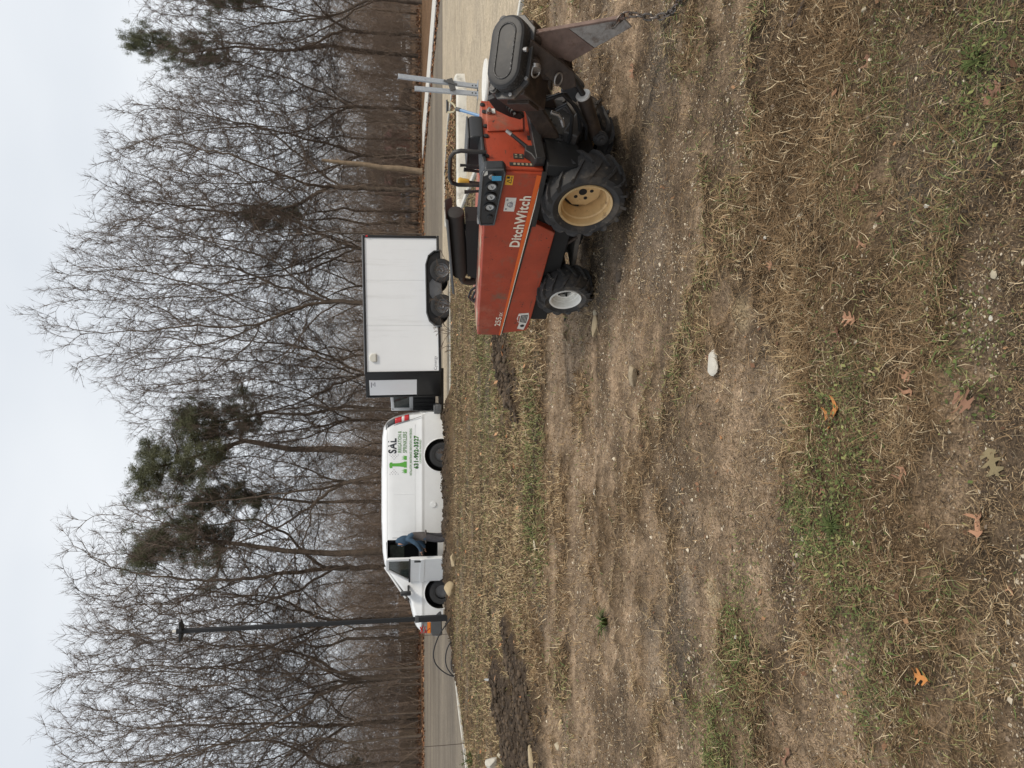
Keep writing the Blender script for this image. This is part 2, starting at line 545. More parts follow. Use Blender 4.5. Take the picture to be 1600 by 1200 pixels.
def fbm(x, y, s=0, octv=4, gain=0.5):
    t, amp, tot = 0, 1.0, 0
    for k in range(octv):
        t = t + amp * vnoise(x * 2 ** k + 17.3 * k, y * 2 ** k - 9.1 * k, s + k)
        tot += amp
        amp *= gain
    return t / tot


def sstep(a, b, x):
    t = np.clip((x - a) / (b - a), 0, 1)
    return t * t * (3 - 2 * t)


# ------------------------------------------------------------------ layout of the place
GRASS = [(-60, 10.5), (-11, 11.5), (-8.3, 14.0), (-7.7, 17), (-7.0, 19.2), (-3, 19.9), (3.6, 19.9), (4.5, 20.3), (4.9, 22.0), (6.4, 22.3), (7.5, 20.8),
         (7.75, 18.9), (7.6, 18.1), (7.1, 17.65), (4.4, 17.6), (4.0, 17.0), (3.9, 11), (4.15, 9.0), (4.7, 8.0), (6.0, 7.2), (9, 6.6), (40, 6.0), (40, -40), (-60, -40)]
LOT_Z = -0.2


def sdist(x, y, poly):
    """signed distance to a polygon, negative inside"""
    P = np.array(poly)
    Q = np.roll(P, -1, 0)
    d2 = np.full(x.shape, 1e9)
    ins = np.zeros(x.shape, bool)
    for (ax, ay), (bx, by) in zip(P, Q):
        ex, ey = bx - ax, by - ay
        t = np.clip(((x - ax) * ex + (y - ay) * ey) / (ex * ex + ey * ey), 0, 1)
        d2 = np.minimum(d2, (x - ax - t * ex) ** 2 + (y - ay - t * ey) ** 2)
        c = ((ay <= y) & (by > y)) | ((by <= y) & (ay > y))
        with np.errstate(divide='ignore', invalid='ignore'):
            xi = ax + (y - ay) / (by - ay if by != ay else 1e-9) * ex
        ins ^= c & (x < xi)
    d = np.sqrt(d2)
    return np.where(ins, -d, d)


def cap_mask(x, y, pts, r):
    """soft mask round a bent line of points with a radius at each"""
    m = np.zeros(x.shape)
    for (a, ra), (b, rb) in zip(zip(pts, r), zip(pts[1:], r[1:])):
        ex, ey = b[0] - a[0], b[1] - a[1]
        t = np.clip(((x - a[0]) * ex + (y - a[1]) * ey) / (ex * ex + ey * ey + 1e-9), 0, 1)
        d = np.hypot(x - a[0] - t * ex, y - a[1] - t * ey) / (ra + (rb - ra) * t)
        m = np.maximum(m, 1 - sstep(0.55, 1.1, d))
    return m


def blob(x, y, cx, cy, rx, ry):
    return 1 - sstep(0.35, 1.1, np.hypot((x - cx) / rx, (y - cy) / ry))


DUG = [([onz(795, 995), onz(812, 1070), onz(828, 1140), onz(812, 1210)], [.2, .55, .75, .8]),
       ([onz(778, 1065), onz(790, 1120), onz(806, 1165)], [.5, .6, .7]),
       ([onz(781, 520), onz(788, 560), onz(797, 600), onz(806, 635)], [.42, .45, .35, .12]),
       ([(-7.3, 17.6), (-6.9, 19.0)], [.35, .4])]
GREEN = [(onz(1310, 840), .26, .17), (onz(1250, 815), .22, .16), (onz(1310, 700), .42, .2), (onz(1540, 110), .22, .1), (onz(1500, 560), .2, .1), (onz(840, 810), 1.0, .6), (onz(830, 760), 1.4, .8),
         (onz(1330, 1020), .3, .2), (onz(1110, 1180), .5, .4), (onz(1150, 960), .3, .16), (onz(760, 560), 2.2, 1.5)]


def dug_mask(x, y):
    w = (fbm(x * 4, y * 4, 31, 5, .65) - .5) * 1.5
    m = np.zeros(x.shape)
    for pts, r in DUG:
        m = np.maximum(m, cap_mask(x + w * .5, y + w, pts, r))
    berm = np.exp(-((y - 19.2) / .5) ** 2) * sstep(-7.0, -6.2, x) * (1 - sstep(-.9, .1, x))
    return np.clip(np.maximum(m * 1.25, berm * 1.1), 0, 1), berm


def bare_mask(x, y):
    """1 = worn bare soil, 0 = covered with dry grass"""
    r = np.hypot(x, y)
    n = fbm(x * .9 + 3, y * 1.7, 5, 5, .6)
    n2 = fbm(x * 3.1, y * 4.5, 9, 4, .6)
    track = sstep(3.3, 4.2, y) * (1 - sstep(6.6, 7.6, y)) * .23          # the worn strip the machine runs along
    far = -sstep(7.0, 8.0, y) * .5
    near = blob(x, y, *onz(1190, 900), .42, .30) * .34 + blob(x, y, *onz(1130, 760), .7, .5) * .2 + blob(x, y, *onz(1190, 650), .22, .16) * .25 \
        + blob(x, y, *onz(1530, 450), .26, .16) * .3 + blob(x, y, *onz(1560, 770), .16, .08) * .25 + blob(x, y, *onz(1080, 1000), .35, .3) * .25 \
        + blob(x, y, *onz(1150, 150), .5, .4) * .12 + blob(x, y, *onz(1020, 330), 1.0, .6) * .2 + blob(x, y, *onz(1450, 60), .16, .1) * .2 \
        - blob(x, y, *onz(1330, 560), .55, .45) * .22 - blob(x, y, *onz(1320, 800), .4, .25) * .25 - blob(x, y, *onz(1080, 480), .6, .4) * .1
    n3 = fbm(x * 9, y * 13, 12, 3, .6)
    v = n * .92 + n2 * .52 + n3 * .34 - .36 + track * .72 + near * 1.5 + far
    return sstep(.42, .66, v)


def height(x, y, fine=True):
    sd = sdist(x, y, GRASS)
    dug, berm = dug_mask(x, y)
    z = .035 * sstep(9, 18, y) + .05 * (fbm(x * .35, y * .35, 2) - .5)
    r = np.hypot(x, y)
    b = bare_mask(x, y)
    lump = fbm(x * 6, y * 8, 11, 4, .55) - .5
    z = z + lump * (.035 + .02 * b)
    rut = .15 + np.abs(vnoise(x * .9 + 4 + y * .5, y * 4.6 + 2.2 * fbm(x * .7, y * .9, 22), 21) - .5) * 2
    z = z - .026 * (1 - sstep(0, .35, rut)) * sstep(3, 4, y) * (1 - sstep(9, 11, y)) * (.4 + .6 * b)
    if fine:
        f = fbm(x * 34, y * 38, 15, 3, .6) - .5
        z = z + f * .018 * (1 - sstep(5, 12, r))
    z = z + dug * (.05 + .16 * (fbm(x * 4, y * 4, 41, 4, .6) - .42)) * (1 - berm)
    z = z + berm * (.17 + .34 * (fbm(x * 2.6, y * 3, 43, 4, .6) - .35))
    z = z - .04 * b * sstep(0, .3, -sd)
    edge = sstep(-.02, .12, sd)                                   # drop to below the pavement behind the kerb
    z = z * sstep(.0, .45, -sd) + (-.34) * edge
    far = sstep(47.2, 47.9, y)
    z = np.where(y > 46, z * (1 - far) + far * (-.12 + .0 * y + .25 * (fbm(x * .12, y * .12, 51) - .5)), z)
    side = sstep(0, .5, x - (14.5 + (45 - y) * .108)) * sstep(0, 1, y - 8)
    z = z * (1 - side) + side * (-.14 + .05 * (fbm(x * .5, y * .5, 52) - .5))
    return z, sd, dug, b, far, side


# ------------------------------------------------------------------ ground sheet
fr = np.concatenate([np.linspace(-180, -46, 30)[:-1], np.linspace(-46, 46, 330), np.linspace(46, 180, 30)[1:]])
th = np.radians(fr[:-1])
rr = [.25, .6, .9]
while rr[-1] < 60:
    rr.append(rr[-1] * 1.0112)
while rr[-1] < 700:
    rr.append(rr[-1] * 1.12)
rr = np.array(rr)
TH, RR = np.meshgrid(th, rr)
gx, gy = RR * np.sin(TH), RR * np.cos(TH)
gz, gsd, gdug, gb, gfar, gside = height(gx, gy)
soil = np.array([.345, .248, .163])
thatch = np.array([.145, .096, .052])
dugc = np.array([.068, .049, .034])
litter = np.array([.19, .115, .065])
v1 = fbm(gx * 2.2, gy * 3.5, 61, 4, .6)[..., None]
v2 = fbm(gx * 22, gy * 24, 62, 3, .6)[..., None]
base = soil * gb[..., None] + thatch * (1 - gb[..., None])
v3 = sstep(.38, .62, fbm(gx * 6, gy * 9, 65, 4, .6))[..., None]
base = base * (.55 + .85 * v1) * (.6 + .75 * v2) * (.72 + .42 * v3)
damp = sstep(.46, .66, fbm(gx * .8 + 31, gy * 1.9, 66, 5, .62))[..., None]
base = base * (1 - .48 * damp)
grey = sstep(.55, .75, fbm(gx * 1.3 + 9, gy * 2.2, 64))[..., None]
base = base * (1 - .35 * grey) + np.array([.20, .175, .145]) * .35 * grey
sand = (blob(gx, gy, *onz(1100, 930), .12, .09) * .8 + blob(gx, gy, *onz(1150, 490), .10, .08) * .6)[..., None]
base = base * (1 - sand) + np.array([.50, .39, .24]) * sand
base = base * (1 - gdug[..., None]) + dugc * (.6 + .8 * v2) * gdug[..., None]
lf = np.maximum(gfar, gside)[..., None]
base = base * (1 - lf) + litter * (.6 + .8 * v1) * lf
n0, n1 = gx.shape
idx = np.arange(n0 * n1).reshape(n0, n1)
nx = np.roll(idx, -1, 1)
F = np.stack([idx[:-1], nx[:-1], nx[1:], idx[1:]], -1).reshape(-1, 4)
F = F[:, ::-1]
M['soil'] = col_mat('bare_soil', 0.95, spec=.12, bump=1.0, bscale=80, mul=[(150, .3, .7, .45, 1.5), (62, .32, .68, .6, 1.32), (24, .3, .7, .66, 1.28)])
ground = np_mesh('ground', np.stack([gx, gy, gz], -1).reshape(-1, 3), F, M['soil'], smooth=True, col=base.reshape(-1, 3))
tag(ground, kind='structure')

# ------------------------------------------------------------------ paved lot
m = mat('weathered_paving', (0.45, 0.385, 0.29), 0.9, bump=.25, bscale=30)
nt = m.node_tree
n, l = nt.nodes, nt.links
tc = [q for q in n if q.type == 'TEX_COORD'][0]


def node_noise(sc, scale=(1, 1, 1), det=6, rough=.65):
    mp = n.new('ShaderNodeMapping')
    mp.inputs['Scale'].default_value = scale
    no = n.new('ShaderNodeTexNoise')
    no.inputs['Scale'].default_value = sc
    no.inputs['Detail'].default_value = det
    no.inputs['Roughness'].default_value = rough
    l.new(tc.outputs['Object'], mp.inputs['Vector'])
    l.new(mp.outputs['Vector'], no.inputs['Vector'])
    return no.outputs['Fac']


def node_range(v, a, b, c=0.0, d=1.0):
    mr = n.new('ShaderNodeMapRange')
    for k, q in zip(('From Min', 'From Max', 'To Min', 'To Max'), (a, b, c, d)):
        mr.inputs[k].default_value = q
    l.new(v, mr.inputs['Value'])
    return mr.outputs['Result']


def node_mix(f, a, b, mode='MIX'):
    mx = n.new('ShaderNodeMix')
    mx.data_type = 'RGBA'
    mx.blend_type = mode
    for k, q in (('Factor', f), ('A', a), ('B', b)):
        if isinstance(q, tuple):
            mx.inputs[k].default_value = (*q, 1)
        elif isinstance(q, float):
            mx.inputs[k].default_value = q
        else:
            l.new(q, mx.inputs[k])
    return mx.outputs['Result']


sx = n.new('ShaderNodeSeparateXYZ')
l.new(tc.outputs['Object'], sx.inputs[0])
far_f = node_range(sx.outputs['Y'], 26.6, 27.1)                       # the older dark paving farther off
left_f = node_range(sx.outputs['X'], -1.0, -5.5)
fac = n.new('ShaderNodeMath')
fac.operation = 'MAXIMUM'
l.new(far_f, fac.inputs[0])
l.new(left_f, fac.inputs[1])
c = node_mix(node_range(node_noise(.5), .35, .7), (.50, .425, .315), (.40, .345, .265))
d = node_mix(node_range(node_noise(.35, (.2, 1, 1), 8, .7), .34, .66), (.115, .096, .075), (.25, .215, .168))
c = node_mix(fac.outputs[0], c, d)
streak = node_mix(node_range(node_noise(.9, (.22, 1.4, 1), 8, .75), .52, .74), (1.0, 1.0, 1.0), (.74, .73, .70))
c = node_mix(1.0, c, streak, 'MULTIPLY')
c = node_mix(1.0, c, node_mix(node_range(node_noise(24, det=5, rough=.8), .3, .7), (.48, .46, .43), (1.36, 1.34, 1.3)), 'MULTIPLY')
c = node_mix(1.0, c, node_mix(node_range(node_noise(6, (.5, 1, 1), 6, .8), .35, .65), (.74, .72, .70), (1.18, 1.17, 1.15)), 'MULTIPLY')
c = node_mix(node_range(node_noise(7, det=8, rough=.8), .62, .72), c, (.14, .11, .085))
l.new(c, n['Principled BSDF'].inputs['Base Color'])
lot = MB().add([(-90, 5.6, LOT_Z), (18.6, 5.6, LOT_Z), (15.95, 31, LOT_Z), (13.85, 47.6, LOT_Z), (-90, 47.6, LOT_Z)], [(0, 1, 2, 3, 4)]).build('parking_lot', m, smooth=False)
tag(lot, kind='structure')

# sidewalk strip along the lot's right side, running away from the camera
sw = MB()
L0, R0 = [(17.6, 12), (15.35, 29), (14.45, 36), (13.75, 44.5)], [(20.0, 12), (17.2, 29), (16.4, 36), (15.75, 44.5)]
for i in range(3):
    for k in range(4):
        a, b = k / 4 + .004, (k + 1) / 4 - .004
        q = [tuple(Vector(L0[i]).lerp(Vector(L0[i + 1]), t)) for t in (a, b)] + [tuple(Vector(R0[i]).lerp(Vector(R0[i + 1]), t)) for t in (b, a)]
        sw.prism(q, LOT_Z - .1, LOT_Z + .13, 'z')
side = sw.build('sidewalk', mat('pale_sidewalk', (.60, .58, .53), .85, var=.1, vscale=.8, bump=.2, bscale=30), bevel=.02)
tag(side, kind='structure')


# kerb: sections butted end to end along the edge of the grass
def kerb(pts, name):
    k = MB()
    P = [Vector(p) for p in pts]
    off = []
    for i, p in enumerate(P):
        a = (P[i] - P[i - 1]).normalized() if i else (P[1] - P[0]).normalized()
        b = (P[i + 1] - P[i]).normalized() if i < len(P) - 1 else a
        t = (a + b).normalized()
        nn = Vector((-t.y, t.x))
        off.append(nn / max(.5, nn.dot(Vector((-a.y, a.x)))))
    for i in range(len(P) - 1):
        steps = max(1, int((P[i + 1] - P[i]).length / 3.0))
        for s in range(steps):
            ring = []
            for t in ((s + .002) / steps, (s + 1 - .002) / steps):
                p = P[i].lerp(P[i + 1], t)
                o = off[i].lerp(off[i + 1], t)
                ring.append([(p + o * u).to_3d() + Vector((0, 0, z)) for u, z in ((.17, LOT_Z - .1), (.15, .0), (.115, .035), (.0, .04), (.0, -.3))])
            vs = ring[0] + ring[1]
            k.add([tuple(v) for v in vs], [(0, 1, 6, 5), (1, 2, 7, 6), (2, 3, 8, 7), (3, 4, 9, 8), (0, 4, 3, 2, 1), (5, 6, 7, 8, 9)])
    return tag(k.build(name, M['concrete'], bevel=.008, ang=50), kind='structure')


kerb(GRASS[0:21], 'kerb')


# ------------------------------------------------------------------ dry grass, thatch, weeds, pebbles
def zat(x, y):
    return height(x, y)[0]


def blades(N, r0, r1, seed, wide, length, flat, dens):
    g = np.random.default_rng(seed)
    r = np.exp(g.uniform(np.log(r0), np.log(r1), N))
    a = g.uniform(-R(34), R(34), N)
    x, y = r * np.sin(a), r * np.cos(a)
    z, sd, dug, b, far, side = height(x, y)
    clump = sstep(.32, .62, fbm(x * 7, y * 9, 71, 3))
    keep = g.random(N) < np.clip((1 - b * .80) * (1 - dug) * (.35 + .65 * clump) * dens, 0, 1)
    keep &= (sd < -.03) & (far < .1) & (side < .1)
    x, y, z, b, r, dug = x[keep], y[keep], z[keep], b[keep], r[keep], dug[keep]
    N = len(x)
    green = np.zeros(N)
    for (cx, cy), rx, ry in GREEN:
        green = np.maximum(green, blob(x, y, cx, cy, rx, ry))
    green = np.clip(green * .9 + .45 * sstep(.48, .72, fbm(x * 1.1, y * 1.6, 77, 4)) + .22 * sstep(7, 9, y), 0, 1) * .72
    isg = g.random(N) < green
    az = g.uniform(0, 2 * np.pi, N) + 2.0 * fbm(x * 3, y * 3, 73)
    up = np.where(g.random(N) < flat, g.uniform(.0, .35, N), g.uniform(.35, 1.2, N))
    L = length * g.lognormal(0, .38, N)
    L = np.where(isg, L * .75, L) * (1 - .35 * b)
    W = wide * g.uniform(.6, 1.3, N) * np.where(isg, 1.5, 1)
    bend = g.uniform(-1.1, .5, N)
    turn = g.normal(0, .5, N)
    P = [np.stack([x, y, z - .004], -1)]
    e, q = up.copy(), az.copy()
    for k in range(2):
        d = np.stack([np.cos(e) * np.cos(q), np.cos(e) * np.sin(q), np.sin(e)], -1)
        P.append(P[-1] + d * (L / 2)[:, None])
        e = e + bend * .7
        q = q + turn
    zt = zat(P[2][:, 0], P[2][:, 1])
    P[2][:, 2] = np.maximum(P[2][:, 2], zt + .002)
    zt = zat(P[1][:, 0], P[1][:, 1])
    P[1][:, 2] = np.maximum(P[1][:, 2], zt + .004)
    s = np.stack([-np.sin(az), np.cos(az), g.normal(0, .5, N)], -1)
    s /= np.linalg.norm(s, axis=1)[:, None]
    h = (s * (W / 2)[:, None])
    V = np.stack([P[0] - h, P[0] + h, P[1] - h * .8, P[1] + h * .8, P[2]], 1)
    V = V.reshape(-1, 3)
    o = np.arange(N)[:, None] * 5
    Fq = np.concatenate([o + np.array([0, 1, 3]), o + np.array([0, 3, 2]), o + np.array([2, 3, 4])], 0)
    straw, brown, dark, grn, olive = np.array([.57, .435, .25]), np.array([.29, .19, .102]), np.array([.105, .066, .034]), np.array([.11, .145, .05]), np.array([.25, .235, .10])
    t = np.clip(.62 * g.random(N) + 1.3 * (fbm(x * 1.9, y * 2.6, 81, 5, .6) - .40), 0, 1)
    t = t + .30 * sstep(7, 9, y) - .14 * (1 - sstep(2.2, 4.5, y)) * sstep(-.2, .6, x)
    t = np.clip(t, 0, 1)[:, None]
    c = np.where(t > .5, brown + (straw - brown) * (t - .5) * 2, dark + (brown - dark) * t * 2)
    c = np.where(isg[:, None], np.where(g.random(N)[:, None] < .5, grn, olive), c)
    c = c * g.uniform(.8, 1.2, N)[:, None]
    pale = (g.random(N) < .09)[:, None]
    c = np.where(pale & ~isg[:, None], np.array([.66, .53, .34]) * g.uniform(.75, 1.1, N)[:, None], c)
    c = c * (1 - .5 * dug[:, None])
    return V, Fq, np.repeat(c, 5, 0)


M['grass'] = col_mat('dry_grass', .85, spec=.2)
sets = [blades(80000, 1.3, 2.7, 1, .0020, .055, .80, .95), blades(150000, 2.4, 6.0, 2, .0031, .062, .74, 1.0), blades(215000, 5.5, 22.0, 3, .0064, .075, .5, 1.15)]
V = np.concatenate([s[0] for s in sets])
off = np.cumsum([0] + [len(s[0]) for s in sets])
F = np.concatenate([s[1] + o for s, o in zip(sets, off)])
grass = np_mesh('dry_grass', V, F, M['grass'], col=np.concatenate([s[2] for s in sets]))
tag(grass, kind='stuff')

# broad weed leaves and clover in the green patches
g = np.random.default_rng(5)
pos = []
for (cx, cy), rx, ry in GREEN[:5] + GREEN[7:10]:
    k = int(7500 * rx * ry) + 40
    pos.append(np.stack([cx + g.normal(0, rx * .55, k), cy + g.normal(0, ry * .6, k)], -1))
pos = np.concatenate(pos)
x, y = pos[:, 0], pos[:, 1]
N = len(x)
z = zat(x, y) + g.uniform(.003, .025, N)
az, sz, tl = g.uniform(0, 6.28, N), g.uniform(.003, .0085, N), g.normal(0, .45, N)
d = np.stack([np.cos(az), np.sin(az), tl], -1) * sz[:, None]
s = np.stack([-np.sin(az), np.cos(az), g.normal(0, .4, N)], -1) * sz[:, None] * .62
p = np.stack([x, y, z], -1)
V = np.stack([p - d, p + s, p + d, p - s], 1).reshape(-1, 3)
F = np.arange(N * 4).reshape(-1, 4)
cc = np.where(g.random(N)[:, None] < .75, np.array([.10, .125, .04]), np.array([.22, .225, .085])) * g.uniform(.6, 1.4, N)[:, None]
tag(np_mesh('weeds', V, F, M['grass'], col=np.repeat(cc, 4, 0)), kind='stuff')


def crumbs(N, seed):
    """short broken bits of straw and root lying on the soil, one sliver each"""
    g = np.random.default_rng(seed)
    r = np.exp(g.uniform(np.log(1.3), np.log(9.5), N))
    a = g.uniform(-R(34), R(34), N)
    x, y = r * np.sin(a), r * np.cos(a)
    z, sd, dug, b, far, side = height(x, y)
    keep = (sd < -.05) & (g.random(N) < (.25 + .75 * sstep(.35, .6, fbm(x * 5, y * 7, 95, 3))) * (1 - .8 * dug))
    x, y, z, r, b = x[keep], y[keep], z[keep], r[keep], b[keep]
    N = len(x)
    L = g.lognormal(-4.75, .5, N) * (.72 + .14 * r)
    W = L * g.uniform(.06, .14, N) + .0003 * r
    az = g.uniform(0, 6.283, N)
    p = np.stack([x, y, z + g.uniform(.0015, .006, N)], -1)
    d = np.stack([np.cos(az), np.sin(az), g.normal(0, .25, N)], -1) * L[:, None]
    s = np.stack([-np.sin(az), np.cos(az), g.normal(0, .3, N)], -1) * W[:, None]
    V = np.stack([p - d * .5 - s * .5, p - d * .5 + s * .5, p + d * .5], 1).reshape(-1, 3)
    cs = np.array([(.45, .345, .21), (.34, .245, .14), (.21, .14, .08), (.10, .07, .045), (.055, .038, .027)])
    c = cs[g.choice(5, N, p=[.10, .19, .26, .24, .21])] * g.uniform(.8, 1.2, N)[:, None]
    tag(np_mesh('straw_litter', V, np.arange(N * 3).reshape(-1, 3), M['grass'], col=np.repeat(c, 3, 0)), kind='stuff')


crumbs(420000, 17)


def lumps(name, x, y, size, col, mat_, sink=.3, kind='stuff', seed=3, squash=.6, small=False):
    """many small stones as one mesh, each a deformed octahedron with its edges cut"""
    g = np.random.default_rng(seed)
    bm = bmesh.new()
    if small:
        bmesh.ops.create_icosphere(bm, subdivisions=1, radius=1)
        bmesh.ops.delete(bm, geom=bm.faces[:], context='FACES_ONLY')
        bm.clear()
        q = [bm.verts.new(v) for v in ((1, 0, 0), (0, 1, 0), (-1, 0, 0), (0, -1, 0), (.2, .1, 1))]
        bm.verts.index_update()
        for k in range(4):
            bm.faces.new((q[k], q[(k + 1) % 4], q[4]))
    else:
        bmesh.ops.create_icosphere(bm, subdivisions=1, radius=1)
    bm.verts.ensure_lookup_table()
    bm.verts.index_update()
    bv = np.array([v.co[:] for v in bm.verts])
    bf = np.array([[v.index for v in f.verts] for f in bm.faces])
    bm.free()
    N = len(x)
    z = zat(x, y)
    k = g.uniform(.62, 1.25, (N, len(bv), 1))
    ax = np.stack([g.uniform(.7, 1.4, N), g.uniform(.6, 1.0, N), g.uniform(.45, .8, N) * squash / .6], -1)[:, None, :]
    P = bv[None] * k * ax * size[:, None, None]
    a = g.uniform(0, 6.28, N)
    ca, sa = np.cos(a)[:, None], np.sin(a)[:, None]
    P = np.stack([P[..., 0] * ca - P[..., 1] * sa, P[..., 0] * sa + P[..., 1] * ca, P[..., 2]], -1)
    P += np.stack([x, y, z + size * (.35 - sink)], -1)[:, None, :]
    F = (np.arange(N)[:, None, None] * len(bv) + bf[None]).reshape(-1, 3)
    return tag(np_mesh(name, P.reshape(-1, 3), F, mat_, smooth=False, col=np.repeat(col, len(bv), 0)), kind=kind)


M['pebble'] = col_mat('pebble', .85, spec=.25)
N = 120000
r = np.exp(g.uniform(np.log(1.35), np.log(11), N))
a = g.uniform(-R(33), R(33), N)
x, y = r * np.sin(a), r * np.cos(a)
_, sd, dug, b, far, sdw = height(x, y)
keep = (g.random(N) < (.22 + .78 * b) * (.12 + .88 * sstep(.38, .66, fbm(x * 4, y * 4, 91)))) & (sd < -.1) & (dug < .4)
x, y, r = x[keep], y[keep], r[keep]
N = len(x)
size = np.clip(g.lognormal(-6.15, .55, N), .0010, .013) * (.75 + .16 * r)
pc = np.where(g.random(N)[:, None] < .62, np.array([.56, .48, .36]), np.array([.22, .17, .125])) * g.uniform(.65, 1.25, N)[:, None]
lumps('pebbles', x, y, size, pc, M['pebble'], sink=.28, small=True)

# clods in the freshly dug soil and along the bank by the van
xs, ys = [], []
for pts, rad in DUG:
    for (p, q), (ra, rb) in zip(zip(pts, pts[1:]), zip(rad, rad[1:])):
        k = 420
        t = g.random(k)
        xs.append(p[0] + (q[0] - p[0]) * t + g.normal(0, .5, k) * ra)
        ys.append(p[1] + (q[1] - p[1]) * t + g.normal(0, .5, k) * ra)
k = 900
xs.append(g.uniform(-6.6, -.4, k))
ys.append(19.15 + g.normal(0, .22, k))
x, y = np.concatenate(xs), np.concatenate(ys)
keep = (sdist(x, y, GRASS) < -.12)
x, y = x[keep], y[keep]
size = np.clip(g.lognormal(-3.9, .5, len(x)), .006, .07)
cc = np.array([.066, .047, .031]) * g.uniform(.5, 1.7, len(x))[:, None]
lumps('dug_soil', x, y, size, cc, M['pebble'], seed=8)
# ------------------------------------------------------------------ bare trees
def seg_cones(P0, P1, r):
    """three-sided tapering twigs, one per row"""
    d = P1 - P0
    d /= np.linalg.norm(d, axis=1)[:, None] + 1e-9
    a = np.where(np.abs(d[:, 2:3]) < .9, np.array([[0, 0, 1.]]), np.array([[1., 0, 0]]))
    s = np.cross(d, a)
    s /= np.linalg.norm(s, axis=1)[:, None]
    t = np.cross(d, s)
    N = len(P0)
    ring = [P0 + (s * math.cos(q) + t * math.sin(q)) * r[:, None] for q in (0, 2.094, 4.189)]
    V = np.stack(ring + [P1], 1).reshape(-1, 3)
    o = np.arange(N)[:, None] * 4
    F = np.concatenate([o + np.array([0, 1, 3]), o + np.array([1, 2, 3]), o + np.array([2, 0, 3])], 0)
    return V, F


